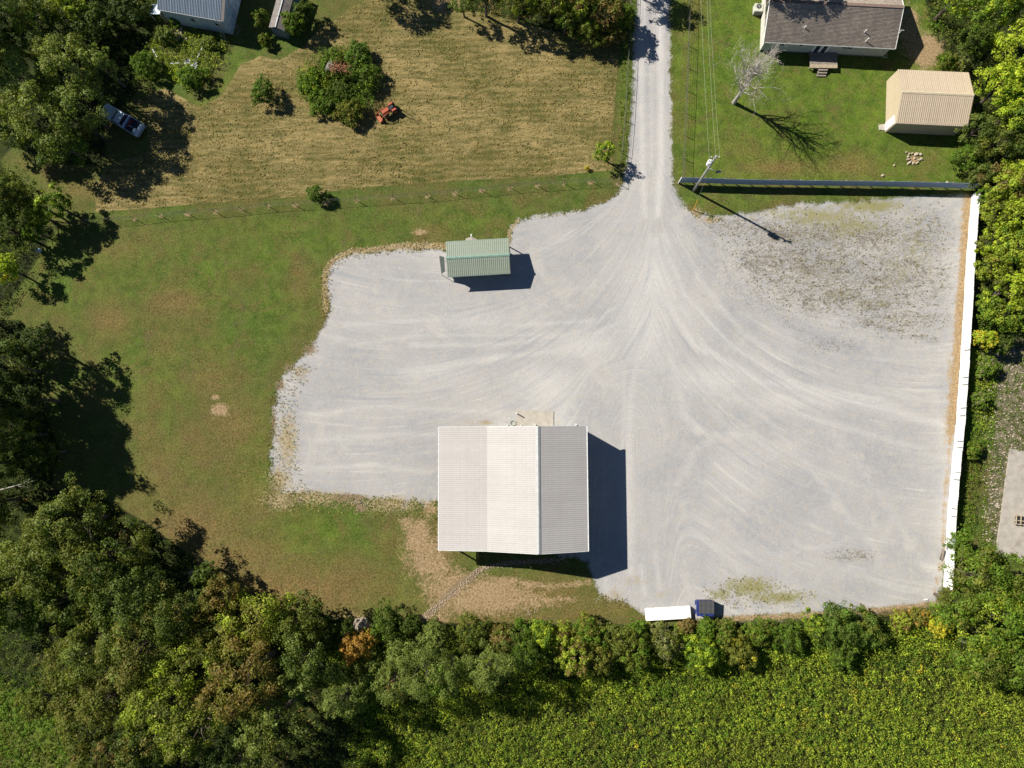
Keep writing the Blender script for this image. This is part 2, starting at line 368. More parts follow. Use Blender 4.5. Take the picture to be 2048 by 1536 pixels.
def ground_material():
    t = NT('ground_cover'); p = t.pos()
    a = t.attr('wa'); b = t.attr('wb'); c = t.attr('wc')
    sa = t.sep(a.outputs['Color']); sb = t.sep(b.outputs['Color']); sc_ = t.sep(c.outputs['Color'])
    gs, hay_, lush_ = sa[0], sa[1], sa[2]; brown_ = a.outputs['Alpha']
    dirt_, rub_, weed_ = sb[0], sb[1], sb[2]; straw_ = b.outputs['Alpha']
    pale_, und_, stone_ = sc_[0], sc_[1], sc_[2]; moss_ = c.outputs['Alpha']
    nL = t.noise(p, .12, 5, .6); nM = t.noise(p, .7, 6, .65, .3); nF = t.noise(p, 4.5, 4, .65); nG = t.noise(p, 11, 3, .7); nX = t.noise(p, 24, 2, .6)
    nM2 = t.noise(t.scale(p, (1, 1, 1), 0, (31, 7, 0)), 1.4, 6, .7, .5)
    def edge(w, n, amp, k=.16):   # weight broken up by noise
        return t.mr(t.ma('ADD', w, t.ma('MULTIPLY', t.ma('SUBTRACT', n, .5), amp)), .5 - k, .5 + k)
    # --- grass
    g1 = t.mix(t.mr(nM, .32, .68), alb(76, 100, 34), alb(106, 128, 50))
    g1 = t.mix(t.mr(nL, .38, .66, 0, .7), g1, alb(120, 108, 60))
    gl = t.mix(t.mr(nM, .3, .7), alb(78, 108, 26), alb(118, 142, 44))
    lw = t.ma('MULTIPLY', lush_, t.mr(nM2, .2, .65, .65, 1.0))
    col = t.mix(lw, g1, gl)
    bw = t.ma('MULTIPLY', brown_, t.mr(nM2, .25, .6, .5, 1.0))
    col = t.mix(bw, col, t.mix(t.mr(nF, .35, .65), alb(124, 100, 58), alb(164, 134, 84)))
    # individual dry patches in the lawn
    col = t.mix(t.mr(t.noise(t.scale(p, (1, 1, 1), 0, (9, 3, 0)), .33, 6, .7, .6), .55, .72, 0, .55), col, alb(118, 100, 72))
    nK = t.noise(t.scale(p, (1, 1, 1), 0, (80, 40, 0)), .28, 8, .78, .6)
    col = t.mix(t.mr(nK, .48, .62, 0, .5), col, t.mix(t.mr(nF, .3, .7), alb(104, 90, 48), alb(146, 122, 74)))
    col = t.mix(t.mr(nK, .32, .44, .45, 0), col, alb(84, 108, 38))
    nP = t.noise(t.scale(p, (1, 1, 1), 0, (50, 20, 0)), 1.0, 7, .75, .8)
    col = t.mix(t.mr(nP, .5, .72, 0, .5), col, alb(128, 118, 76))
    col = t.mix(t.mr(nP, .28, .42, .5, 0), col, alb(58, 76, 28))
    col = t.mix(t.mr(nF, .50, .72, 0, .5), col, t.mix(lw, alb(150, 138, 88), alb(140, 152, 76)))
    col = t.mix(t.mr(nF, .28, .47, .5, 0), col, alb(54, 66, 24))
    nQ = t.noise(t.scale(p, (1, 1, 1), 0, (3, 33, 0)), 2.1, 6, .8)
    col = t.mix(t.mr(nQ, .53, .68, 0, .4), col, alb(140, 120, 78))
    # --- hay stubble with swaths
    sw = t.noise(t.scale(p, (.22, 1.1, 1), math.radians(3)), 1.0, 6, .75, 1.6)
    sw2 = t.noise(t.scale(p, (1.1, 2.6, 1), math.radians(8)), 1.1, 5, .75, 1.8)
    h1 = t.mix(t.mr(sw, .36, .64), alb(118, 112, 62), alb(188, 164, 106))
    h1 = t.mix(t.mr(sw2, .54, .74, 0, .6), h1, alb(78, 84, 44))
    h1 = t.mix(t.mr(nF, .52, .78, 0, .65), h1, alb(212, 186, 126))
    h1 = t.mix(t.mr(nL, .40, .60, 0, .75), h1, t.mix(t.mr(nM, .35, .65), alb(92, 100, 42), alb(142, 126, 70)))
    sy = t.n('ShaderNodeSeparateXYZ'); t.set(sy.inputs[0], p)
    ph = t.ma('ADD', t.ma('MULTIPLY', sy.outputs[1], 8.5), t.ma('ADD', t.ma('MULTIPLY', nM, 5.0), t.ma('MULTIPLY', nL, 26.0)))
    mow = t.ma('MULTIPLY', t.mr(t.ma('SINE', ph), .2, .95), t.mr(nL, .42, .58))
    h1 = t.mix(t.ma('MULTIPLY', mow, .34), h1, alb(84, 88, 44))
    h1 = t.mix(t.ma('MULTIPLY', t.mr(t.ma('SINE', ph), -.95, -.3, 1, 0), t.mr(nF, .35, .65, 0, .25)), h1, alb(212, 190, 134))
    col = t.mix(edge(hay_, nM, .35, .12), col, h1)
    # --- understory litter
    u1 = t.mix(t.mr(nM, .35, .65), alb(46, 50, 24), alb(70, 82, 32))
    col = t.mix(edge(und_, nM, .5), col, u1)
    # --- rubble / pale broken ground
    r1 = t.mix(t.mr(nM2, .42, .6), alb(150, 138, 112), alb(96, 100, 58))
    r1 = t.mix(t.mr(t.vor(p, 5.0), .12, .2, .8, 0), r1, alb(205, 198, 182))
    col = t.mix(edge(rub_, nM, .7), col, r1)
    # --- gravel
    gd = t.ma('MULTIPLY', t.ma('SUBTRACT', gs, .5), 10.0)
    gd = t.ma('ADD', gd, t.ma('MULTIPLY', t.ma('SUBTRACT', nM, .5), t.ma('ADD', 1.5, t.ma('MULTIPLY', straw_, 6.0))))
    gd = t.ma('ADD', gd, t.ma('MULTIPLY', t.ma('SUBTRACT', nF, .5), t.ma('ADD', 1.1, t.ma('MULTIPLY', straw_, 4.0))))
    gm = t.mr(gd, -.28, .28)
    st1 = t.noise(t.scale(p, (.16, .7, 1), math.radians(4)), 1.0, 6, .65, 2.2)
    st2 = t.noise(t.scale(p, (.75, .26, 1), math.radians(-22)), .8, 6, .65, 1.2)
    sx = t.n('ShaderNodeSeparateXYZ'); t.set(sx.inputs[0], p)
    wr = t.mr(t.ma('ADD', sx.outputs[0], t.ma('MULTIPLY', nL, 14.0)), 12, 22)
    nd = t.n('ShaderNodeMix', data_type='FLOAT'); t.set(nd.inputs[0], wr); t.set(nd.inputs[2], st1); t.set(nd.inputs[3], st2); st1 = nd.outputs[0]
    fl = t.attr('wd').outputs['Color']
    k1 = t.noise(t.scale(fl, (1.1, .055, 1)), 1.0, 5, .72, .5); k2 = t.noise(t.scale(fl, (3.2, .11, 1), 0, (7, 3, 0)), 1.0, 4, .7, .35)
    v1 = t.mix(t.mr(nL, .35, .65), alb(190, 188, 183), alb(208, 203, 194))
    v1 = t.mix(t.mr(st1, .46, .66, 0, .4), v1, alb(210, 203, 190))
    v1 = t.mix(t.mr(st1, .32, .44, .3, 0), v1, alb(180, 178, 176))
    v1 = t.mix(t.mr(nM2, .46, .66, 0, .55), v1, alb(216, 204, 184)
    )
    v1 = t.mix(t.mr(t.noise(t.scale(p, (1, 1, 1), 0, (17, 61, 0)), .16, 7, .72, 1.0), .52, .66, 0, .55), v1, alb(224, 216, 200))
    v1 = t.mix(t.mr(nM, .28, .42, .3, 0), v1, alb(172, 170, 168))
    v1 = t.mix(t.ma('MULTIPLY', t.ma('MULTIPLY', pale_, 1.3, clamp=True), t.mr(k2, .3, .62, .45, 1.0)), v1, alb(244, 238, 224))
    v1 = t.mix(t.mr(k1, .52, .66, 0, .62), v1, alb(222, 217, 204))
    v1 = t.mix(t.mr(k1, .32, .45, .45, 0), v1, alb(174, 177, 180))
    v1 = t.mix(t.ma('MULTIPLY', t.mr(k2, .56, .68, 0, .75), t.mr(nL, .44, .56)), v1, alb(234, 228, 212))
    v1 = t.mix(t.ma('MULTIPLY', t.mr(k2, .34, .44, .3, 0), t.mr(nM2, .4, .6)), v1, alb(170, 172, 174))
    vs = t.vor(p, 9.0, 'Color')
    v1 = t.mix(t.mr(t.sep(vs)[0], 0, 1, 0, .14, False), v1, alb(120, 120, 122))
    v1 = t.mix(t.mr(t.sep(vs)[1], .82, 1, 0, .2, False), v1, alb(232, 228, 220))
    v1 = t.mix(t.mr(nX, .5, .8, 0, .22), v1, alb(130, 126, 120))
    # thin weeds and rough churned stone in the yard corner
    wn = t.noise(t.scale(p, (.8, 1.4, 1), math.radians(-12)), 2.2, 7, .8, 2.0)
    wd = t.ma('ADD', t.ma('MULTIPLY', t.ma('SUBTRACT', wn, .5), 3.4), t.ma('MULTIPLY', weed_, .85))
    v1 = t.mix(t.mr(wd, .22, .8, 0, .85), v1, t.mix(t.mr(nM2, .4, .6), alb(152, 138, 114), alb(156, 150, 108)))
    v1 = t.mix(t.ma('MULTIPLY', t.mr(weed_, .1, .5), t.mr(t.noise(t.scale(p, (.6, 1, 1), .4), 1.1, 6, .75, 1.2), .52, .6, 0, .6)), v1, alb(128, 116, 92))
    v1 = t.mix(t.ma('MULTIPLY', t.mr(weed_, .04, .4), t.mr(wn, .525, .60, 0, .85)), v1, alb(98, 88, 70))
    v1 = t.mix(edge(t.ma('MULTIPLY', moss_, .86), t.ma('ADD', t.ma('MULTIPLY', nM2, .6), t.ma('MULTIPLY', nF, .4)), 2.4, .32), v1, alb(164, 158, 108))
    col = t.mix(gm, col, v1)
    # --- straw coloured dead weeds, stone, bare dirt over either surface
    sn = t.mix(t.mr(nF, .35, .7), alb(158, 136, 94), alb(212, 192, 148))
    col = t.mix(edge(t.ma('MULTIPLY', straw_, .85), t.ma('ADD', t.ma('MULTIPLY', nF, .6), t.ma('MULTIPLY', nM2, .4)), 2.0, .25), col, sn)
    dn = t.mix(t.mr(nF, .3, .7), alb(156, 128, 88), alb(204, 176, 134))
    col = t.mix(edge(t.ma('MULTIPLY', dirt_, 1.05), t.ma('ADD', t.ma('MULTIPLY', nM2, .65), t.ma('MULTIPLY', nF, .35)), 2.0, .24), col, dn)
    sv = t.vor(p, 5.5, 'Color'); sd = t.vor(p, 5.5)
    stn = t.mix(t.sep(sv)[0], alb(140, 124, 100), alb(206, 188, 160))
    stn = t.mix(t.mr(sd, .09, .16), stn, alb(158, 136, 104))
    col = t.mix(edge(stone_, nF, 1.2, .1), col, stn)
    # fine grain
    ff = t.mix(gm, t.mr(nG, .25, .75, .55, 1.45, False), t.mr(nG, .25, .75, .88, 1.12, False))
    mul = t.mix(1.0, col, ff, 'MULTIPLY')
    h = t.ma('ADD', t.ma('MULTIPLY', nF, .5), t.ma('MULTIPLY', nG, .35))
    h = t.ma('ADD', h, t.ma('MULTIPLY', sw2, hay_))
    h = t.ma('ADD', h, t.ma('MULTIPLY', t.ma('MULTIPLY', wn, weed_), 1.6))
    h = t.ma('MULTIPLY', h, t.ma('SUBTRACT', 1.0, t.ma('MULTIPLY', gm, t.ma('SUBTRACT', .72, t.ma('MULTIPLY', weed_, .7)))))
    bn = t.bump(h, .8, .16)
    t.bsdf(mul, .95, 0, bn, spec=.15)
    return t.m
M_GROUND = ground_material()

_ny, _nx = gx.shape
_zr = (fbm(gx * .9, gy * .9, 5) - .5) * .10 + (fbm(gx * .12, gy * .12, 9) - .5) * .12
_zr = _zr * np.clip(1 - soft(g_sd, 1.0) * .8, 0, 1) - .03
V_all = np.stack([gx, gy, _zr], -1).reshape(-1, 3)
idx = np.arange(_ny * _nx).reshape(_ny, _nx)
F_all = np.stack([idx[:-1, :-1], idx[:-1, 1:], idx[1:, 1:], idx[1:, :-1]], -1).reshape(-1, 4)
fcx = qx[:-1, :-1].ravel(); fcy = qy[:-1, :-1].ravel(); fg = g_sd[:-1, :-1].ravel()
cls = np.zeros(len(F_all), int)                                       # 0 lawn
cls[(sdf(HAY, fcx, fcy) > 0)] = 1
_lane_edge = (fcx > 1347 - (fcy > 360) * 0) & (fcy < 372 + (fcx - 1357) * .025)
cls[(fcx > 1338) & _lane_edge] = 2                                     # house lawn
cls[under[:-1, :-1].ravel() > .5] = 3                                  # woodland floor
cls[meadow[:-1, :-1].ravel() > .5] = 4
cls[rubble[:-1, :-1].ravel() > .5] = 5
cls[fg > 0] = 6
cls[(fg > 0) & (fcy < 385) & (fcx < 1345) & (fcx > 1240)] = 7
_names = {0: ('mown_lawn', 'wide mown lawn left of the gravel yard, green with brownish patches'),
          1: ('hay_field', 'dry tan field of cut hay left of the lane'),
          2: ('garden_lawn', 'bright green lawn round the brown roofed house'),
          3: ('woodland_floor', 'dark leaf litter ground under the trees'),
          4: ('meadow', 'rough green meadow at the bottom left corner'),
          5: ('rubble_ground', 'pale stony ground beyond the white fence'),
          6: ('gravel_yard', 'large pale grey gravel yard round the metal building'),
          7: ('gravel_lane', 'straight gravel lane running up from the yard')}
for k, (nm, lb) in _names.items():
    f = F_all[cls == k]
    if not len(f): continue
    u, inv = np.unique(f, return_inverse=True)
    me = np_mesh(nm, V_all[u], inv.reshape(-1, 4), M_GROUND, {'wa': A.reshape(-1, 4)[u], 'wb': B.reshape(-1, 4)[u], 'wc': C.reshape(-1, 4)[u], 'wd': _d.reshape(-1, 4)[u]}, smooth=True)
    o = link(nm, me); o['kind'] = 'structure'; o['label'] = lb
# far ground sheet out to the horizon
_t = NT('far_fields'); _p = _t.pos()
_c = _t.mix(_t.mr(_t.noise(_p, .02, 5, .6), .4, .6), alb(86, 96, 44), alb(124, 118, 70))
_c = _t.mix(_t.mr(_t.noise(_p, .5, 6, .7), .45, .6), _c, alb(66, 74, 34)); _t.bsdf(_c, .95, spec=.1)
_o = MB().add([(-1200, -1200, -.35), (1200, -1200, -.35), (1200, 1200, -.35), (-1200, 1200, -.35)], [(0, 1, 2, 3)]).build('ground', _t.m)
_o['kind'] = 'structure'; _o['label'] = 'open green country reaching away on all sides'
# ------------------------------------------------------------------ materials for built things
def metal_sheet(name, c, streak=.12, rough=.45, metal=.0, dirt=None):
    t = NT(name); p = t.obj(); r = t.rnd()
    a = t.noise(t.scale(p, (.4, 3, 3)), 1.2, 5, .65)
    col = t.mix(t.mr(a, .3, .7), tuple(x * (1 - streak) for x in c[:3]), tuple(min(1, x * (1 + streak * .5)) for x in c[:3]))
    col = t.mix(t.ma('MULTIPLY', r, .16), col, tuple(x * .72 for x in c[:3]))
    col = t.mix(t.mr(t.noise(t.scale(t.pos(), (.35, .35, .35)), .9, 6, .7), .42, .7, 0, .22), col, (c[0] * .72, c[1] * .69, c[2] * .64))
    col = t.mix(t.mr(t.noise(p, 1.3, 7, .75), .5, .8, 0, .4), col, dirt or (c[0] * .6, c[1] * .57, c[2] * .5))
    t.bsdf(col, t.mr(a, .2, .8, rough - .08, rough + .12), metal, spec=.35)
    return t.m
M_ROOFW = metal_sheet('pale_roof_metal', (.485, .455, .425), .06)
M_ROOFG = metal_sheet('pale_green_roof_metal', (.285, .325, .255), dirt=(.31, .32, .25))
M_ROOFT = metal_sheet('tan_roof_metal', (.47, .38, .275), .05)
M_ROOFB = metal_sheet('blue_grey_roof_metal', (.16, .21, .27))
M_WALLW = metal_sheet('white_wall_metal', (.55, .53, .50))
M_FENCEW = metal_sheet('white_fence_metal', (.74, .74, .71), .08, .5)
M_FENCEB = metal_sheet('slate_blue_fence_metal', (.29, .38, .52), .1, .5)
M_TANW = metal_sheet('tan_wall_metal', (.50, .41, .28), .05)
M_GRNW = metal_sheet('grey_green_wall_metal', (.34, .35, .34))
M_TRIM = simple('white_trim', (.74, .74, .72), .5)
M_TRIMG = simple('green_trim', (.21, .32, .25), .5)
M_TRIMT = simple('tan_trim', (.55, .46, .32), .5)
M_RIDGE = simple('grey_blue_ridge', (.40, .405, .39), .5)
M_DARK = simple('dark_frame', (.03, .03, .035), .5)
M_GLASS = simple('dark_window_glass', (.02, .026, .034), .08, spec=.6)
M_CONC = simple('concrete', alb(202, 192, 174)[:3], .9, dirt=(.24, .20, .15), sc=1.5)
M_WOODG = simple('weathered_wood', (.24, .205, .165), .85, var=.25, sc=6)
M_WOODF = simple('fresh_and_sunlit_board', (.40, .32, .22), .8, var=.2, sc=6)
M_POLE = simple('silvered_pole_wood', (.33, .32, .31), .85, var=.2, sc=5)
M_STEEL = simple('galvanised_steel', (.42, .43, .43), .4, .6)
M_WHITE = simple('white_paint', (.80, .80, .77), .45)
M_RUBBER = simple('black_rubber', (.018, .018, .018), .85)
M_ORANGE = simple('orange_paint', (.42, .095, .04), .4, dirt=(.20, .10, .06))
M_RUST = simple('orange_brown_steel', (.38, .10, .035), .6, dirt=(.12, .06, .035))
M_BLUEP = simple('pale_blue_car_paint', (.52, .60, .70), .3, dirt=(.42, .46, .5))
M_BLUED = simple('blue_dumpster_paint', (.02, .035, .17), .5, dirt=(.03, .03, .06))
M_DKGREY = simple('dark_grey_plastic', (.045, .045, .05), .6)
M_YEL = simple('yellow_plastic', (.75, .42, .03), .5)
M_BARK = simple('bark', (.11, .085, .065), .95, var=.3, sc=5)
M_BARE = simple('bleached_dead_wood', (.40, .36, .31), .9, var=.3, sc=4)
M_WIRE = simple('wire', (.085, .08, .06), .8, .0)
M_CABLE = simple('pale_cable', (.36, .42, .28), .6)
M_SIDE = simple('cream_siding', (.52, .50, .43), .75)
M_STONE = simple('pale_stone', (.44, .36, .27), .95, var=.25, sc=3, dirt=(.3, .24, .18))

# ------------------------------------------------------------------ ribbed sheets
def rib_panel(w, L, pitch, rh, name, mat, rw=.045, gap=.004):
    """sheet w wide (x) and L long (y) with raised ribs running along y"""
    xs = [0.0]; hs = [0.0]; n = max(1, round(w / pitch)); pt = w / n
    for i in range(n):
        c = pt * (i + .5)
        for dx, h in ((-rw, 0), (-rw * .45, rh), (rw * .45, rh), (rw, 0)): xs.append(c + dx); hs.append(h)
        if i < n - 1: xs += [c + pt * .5 - .012, c + pt * .5, c + pt * .5 + .012]; hs += [0, rh * .3, 0]
    xs.append(w - gap); hs.append(0.0)
    th = .012
    V = []; k = len(xs)
    for z0 in (0, -th):
        for y in (0, L): V += [(x, y, h + z0) for x, h in zip(xs, hs)]
    F = []
    for i in range(k - 1):
        F.append((i, i + 1, k + i + 1, k + i)); F.append((2 * k + i + 1, 2 * k + i, 3 * k + i, 3 * k + i + 1))
        F.append((2 * k + i, 2 * k + i + 1, i + 1, i)); F.append((k + i, k + i + 1, 3 * k + i + 1, 3 * k + i))
    F += [(0, k, 3 * k, 2 * k), (k - 1, 3 * k - 1, 4 * k - 1, 2 * k - 1)]
    me = bpy.data.meshes.new(name); me.from_pydata(V, [], F); me.update(); me.materials.append(mat)
    return me
def slope(parent, a, b, up, n, pitch, rh, mat, name='roof_panel', lift=.0, jitter=.004, seed=1):
    """n ribbed panels from eave start a to eave end b, each running along the vector up to the ridge"""
    a = Vector(a); b = Vector(b); up = Vector(up)
    u = (b - a); W = u.length; u.normalize(); v = up.normalized(); nrm = u.cross(v).normalized()
    if nrm.z < 0: raise ValueError('slope faces down')
    me = rib_panel(W / n, up.length, pitch, rh, name, mat)
    R = Matrix((u, v, nrm)).transposed().to_4x4(); rr = random.Random(seed)
    out = []
    for i in range(n):
        o = link(name, me, parent)
        p = a + u * (W / n * i) + nrm * (lift + rr.uniform(0, jitter))
        o.matrix_local = Matrix.Translation(p) @ R
        out.append(o)
    return out
def wall_panels(parent, a, b, h, n, pitch, rh, mat, name='wall_panel', z0=0.0, seed=3, jit=.006):
    """vertical ribbed sheets from a to b (plan points); ribs face to the right of a->b"""
    a = Vector((a[0], a[1], 0)); b = Vector((b[0], b[1], 0)); u = b - a; W = u.length; u.normalize()
    v = Vector((0, 0, 1)); nrm = u.cross(v); me = rib_panel(W / n, h, pitch, rh, name, mat)
    R = Matrix((u, v, nrm)).transposed().to_4x4(); rr = random.Random(seed); out = []
    for i in range(n):
        o = link(name, me, parent)
        o.matrix_local = Matrix.Translation(a + u * (W / n * i) + Vector((0, 0, z0 + rr.uniform(-jit, jit))) + nrm * rr.uniform(0, .006)) @ R
        out.append(o)
    return out

# ------------------------------------------------------------------ main metal building with open lean-to
bld = thing('metal_building', 'large pale metal roofed building with three roof slopes in the gravel yard', 'building', (-2.25, -6.15, 0), math.radians(.3))
HY = 6.78                                          # half length along y
slope(bld, (-2.78, HY, 4.36), (-2.78, -HY, 4.36), (5.64, 0, 1.74), 15, .229, .019, M_ROOFW, seed=5)
slope(bld, (8.24, -HY, 4.30), (8.24, HY, 4.30), (-5.36, 0, 1.80), 15, .229, .019, M_ROOFW, seed=6)
slope(bld, (-8.19, HY, 3.70), (-8.19, -HY, 3.70), (5.42, 0, .60), 15, .229, .019, M_ROOFW, name='lean_to_roof_panel', seed=7)
MB().add([(2.66, -HY - .02, 6.08), (2.66, HY + .02, 6.08), (2.87, HY + .02, 6.185), (2.87, -HY - .02, 6.185), (3.08, -HY - .02, 6.08), (3.08, HY + .02, 6.08)],
         [(1, 0, 3, 2), (2, 3, 4, 5), (0, 4, 3), (1, 2, 5)]).build('ridge_cap', M_RIDGE, bld)
w = MB()   # enclosed part, butted under the sheets
E_, W_, N_, S_ = 8.02, -2.74, 6.58, -6.58
w.hull([(W_, S_, 0), (E_, S_, 0), (E_, N_, 0), (W_, N_, 0)], [(W_, S_, 4.22), (E_, S_, 4.2), (E_, N_, 4.2), (W_, N_, 4.22)])
w.build('wall_core', M_WALLW, bld)
for yy, s in ((S_ - .004, 1), (N_ + .004, -1)):
    g = MB(); th = .04 * s
    g.add([(W_, yy, 4.21), (E_, yy, 4.19), (2.87, yy, 5.98), (W_, yy + th, 4.21), (E_, yy + th, 4.19), (2.87, yy + th, 5.98)], [(0, 1, 2), (5, 4, 3), (0, 3, 4, 1), (1, 4, 5, 2), (2, 5, 3, 0)])
    g.build('gable', M_WALLW, bld)
wall_panels(bld, (W_, S_ - .006), (E_, S_ - .006), 4.2, 12, .3, .03, M_WALLW)
wall_panels(bld, (E_, N_ + .006), (W_, N_ + .006), 4.2, 12, .3, .03, M_WALLW)
wall_panels(bld, (E_ + .006, S_), (E_ + .006, N_), 4.15, 15, .3, .03, M_WALLW)
wall_panels(bld, (W_ - .006, N_), (W_ - .006, S_), 4.2, 15, .3, .03, M_WALLW)
def door(parent, c, wd, h, axis, name='overhead_door'):
    m = MB(); nseg = 5
    for i in range(nseg):
        d = (wd, .06, h / nseg - .02) if axis == 'x' else (.06, wd, h / nseg - .02)
        m.box((c[0], c[1], h / nseg * (i + .5)), d)
    return m.build(name, M_WHITE, parent)
door(bld, (5.0, N_ + .08), 4.2, 3.2, 'x'); door(bld, (E_ + .08, -1.6), 4.2, 3.2, 'y')
door(bld, (-1.2, N_ + .08), .95, 2.1, 'x', 'entry_door')
tr = MB()
tr.box((8.29, 0, 4.26), (.1, 2 * HY + .06, .12)); tr.build('gutter', M_TRIM, bld)
MB().box((-8.23, 0, 3.62), (.07, 2 * HY + .06, .14)).build('eave_beam', M_TRIM, bld)
for yy in (-HY - .03, HY + .03):
    for (x0, z0, x1, z1) in ((-8.2, 3.66, -2.8, 4.28), (-2.78, 4.32, 2.87, 6.07), (2.87, 6.07, 8.26, 4.26)):
        a = math.atan2(z1 - z0, x1 - x0); L = math.hypot(x1 - x0, z1 - z0)
        MB().box(((x0 + x1) / 2, yy, (z0 + z1) / 2), (L, .045, .13), tilt=Matrix.Rotation(-a, 3, 'Y')).build('rake_trim', M_TRIM, bld)
_post = MB().box((0, 0, 1.78), (.15, .15, 3.56)).mesh('post', M_WOODG)
for i in range(6): link('post', _post, bld, (-8.02, -6.5 + i * 2.6, 0))
_raft = MB()
_raft.box((0, 0, 0), (5.35, .05, .16), tilt=Matrix.Rotation(-math.atan2(.6, 5.42), 3, 'Y')); _raft = _raft.mesh('rafter', M_WOODG)
for i in range(12): link('rafter', _raft, bld, (-5.5, -6.5 + i * 1.18, 3.88))
_tick = MB().box((0, 0, 0), (.09, .05, .05)).mesh('gutter_bracket', M_TRIM)
for i in range(16): link('gutter_bracket', _tick, bld, (-8.3, -6.6 + i * .88, 3.68))

def slab(name, pts, z0, z1, label, mat=None, kind='structure', cat=None):
    m = MB().prism([tuple(G(*p)[:2]) for p in pts], z0, z1).build(name, mat or M_CONC)
    m['label'] = label
    if kind: m['kind'] = kind
    if cat: m['category'] = cat
    return m
slab('concrete_apron', [(1034, 853), (1107, 853), (1107, 823), (1078, 821), (1034, 820)][::-1], -.08, .05, 'pale concrete apron at the upper side of the metal building')
slab('concrete_apron', [(1172, 964), (1182, 966), (1184, 1041), (1174, 1041)][::-1], -.08, .045, 'narrow concrete strip in the shadow on the right of the metal building')
_wt = simple('worn_concrete', alb(192, 184, 172)[:3], .95, var=.1, sc=.8)
for q, (x, y) in enumerate([(1015.5, 852), (1042.5, 852.5), (1070.5, 851.5), (1151, 851)]):
    pass
_bol = thing('bollard', 'short white post at the left end of the concrete apron', 'bollard', G(1033.5, 827))
MB().cyl((0, 0, .42), (0, 0, 1), .075, .84, 12).build('post', M_WHITE, _bol)
MB().cyl((0, 0, .87), (0, 0, 1), .078, .06, 12, .03).build('cap', M_WHITE, _bol)
_lb = ['white post beside the upper wall, above the left third of the cream roof slope', 'white post at the upper wall just inside the apron',
       'white post at the upper wall just left of the roof ridge', 'white post at the upper wall near the right roof corner']
for lb, (x, y) in zip(_lb, [(1015.5, 851), (1042.5, 851), (1070.5, 849.5), (1152, 849.5)]):
    r = _bol.copy(); COL.objects.link(r); r.location = G(x, y); r['label'] = lb; r['group'] = 'white posts along the upper wall of the metal building'
    for ch in list(_bol.children):
        c = ch.copy(); COL.objects.link(c); c.parent = r
# blue hose heap beside the apron
m = MB(); 
for k in range(3):
    m.tube([(math.cos(a * .5) * (.24 + k * .04), math.sin(a * .5) * .3, .02 + k * .03 + .01 * math.sin(a)) for a in range(13)], .018, 6)
tag(m.build('garden_hose', M_CABLE, None, loc=G(1026, 846)), 'coiled pale hose on the dirt left of the concrete apron', 'hose')

# ------------------------------------------------------------------ green roofed shed
gs = thing('green_shed', 'small shed with a pale green ribbed metal roof at the yard edge', 'shed', (-6.27, 20.27, 0), math.radians(2.85))
a_, b_ = 3.66, 2.06
slope(gs, (-a_, -b_, 2.10), (a_, -b_, 2.10), (0, b_ + .02, .58), 8, .229, .034, M_ROOFG, seed=8)
slope(gs, (a_, b_, 2.16), (-a_, b_, 2.16), (0, -b_, .52), 8, .229, .034, M_ROOFG, seed=9)
MB().add([(-a_ - .03, -.17, 2.675), (a_ + .03, -.17, 2.675), (a_ + .03, 0, 2.745), (-a_ - .03, 0, 2.745), (-a_ - .03, .17, 2.675), (a_ + .03, .17, 2.675)],
         [(0, 1, 2, 3), (3, 2, 5, 4), (0, 3, 4), (1, 5, 2)]).build('ridge_cap', M_TRIMG, gs)
xw, xe, yw = -3.36, 2.42, 1.72
MB().hull([(xw, -yw, 0), (xe, -yw, 0), (xe, yw, 0), (xw, yw, 0)], [(xw, -yw, 2.1), (xe, -yw, 2.1), (xe, yw, 2.15), (xw, yw, 2.15)]).build('wall_core', M_GRNW, gs)
for x in (xw, xe):
    MB().add([(x, -yw, 2.1), (x, yw, 2.15), (x, 0, 2.58), (x + .05, -yw, 2.1), (x + .05, yw, 2.15), (x + .05, 0, 2.58)], [(0, 1, 2), (5, 4, 3), (1, 4, 5, 2), (2, 5, 3, 0)]).build('gable', M_GRNW, gs)
wall_panels(gs, (xw, -yw - .005), (xe, -yw - .005), 2.08, 6, .3, .025, M_GRNW)
wall_panels(gs, (xe + .005, -yw), (xe + .005, yw), 2.08, 4, .3, .025, M_GRNW)
wn = MB().box((1.35, -yw - .05, 1.45), (.95, .05, .7)).build('window', M_TRIM, gs)
MB().box((1.35, -yw - .085, 1.45), (.83, .03, .58)).build('pane', M_GLASS, wn)
dr = MB().box((xe + .05, .2, 1.0), (.06, .9, 2.0)).build('door', M_TRIM, gs); MB().cyl((xe + .11, .52, 1.0), (1, 0, 0), .03, .08, 8).build('handle', M_STEEL, dr)
_p = MB().box((0, 0, 1.05), (.1, .1, 2.1)).mesh('post', M_WOODG)
for y in (-yw, yw): link('post', _p, gs, (3.52, y, 0))
MB().box((2.98, 0, .06), (1.12, 3.5, .12)).build('porch_floor', M_WOODG, gs)
MB().box((xe - .12, -yw - .06, 2.0), (.12, .1, .14)).build('wall_lamp', M_WHITE, gs)
for yy, s in ((-b_ - .02, 0), (b_ + .02, .06)): MB().box((0, yy, 2.04 + s), (2 * a_, .04, .12)).build('fascia', M_TRIMG, gs)
fm = thing('mailbox_post', 'slim white post with a small head standing behind the green roofed shed', 'post', G(944.5, 477))
MB().cyl((0, 0, .6), (0, 0, 1), .03, 1.2, 8).build('post', M_WHITE, fm); MB().box((0, 0, 1.28), (.14, .3, .16), bev=.03).build('head', M_WHITE, fm)
m = MB().prism([(-.55, -.25), (.6, -.2), (.75, .05), (.1, .4), (-.6, .15)], 0, .07).build('stepping_slab', M_CONC, loc=G(941, 480)); tag(m, 'broken grey slab lying at the upper edge of the green roofed shed', 'slab')
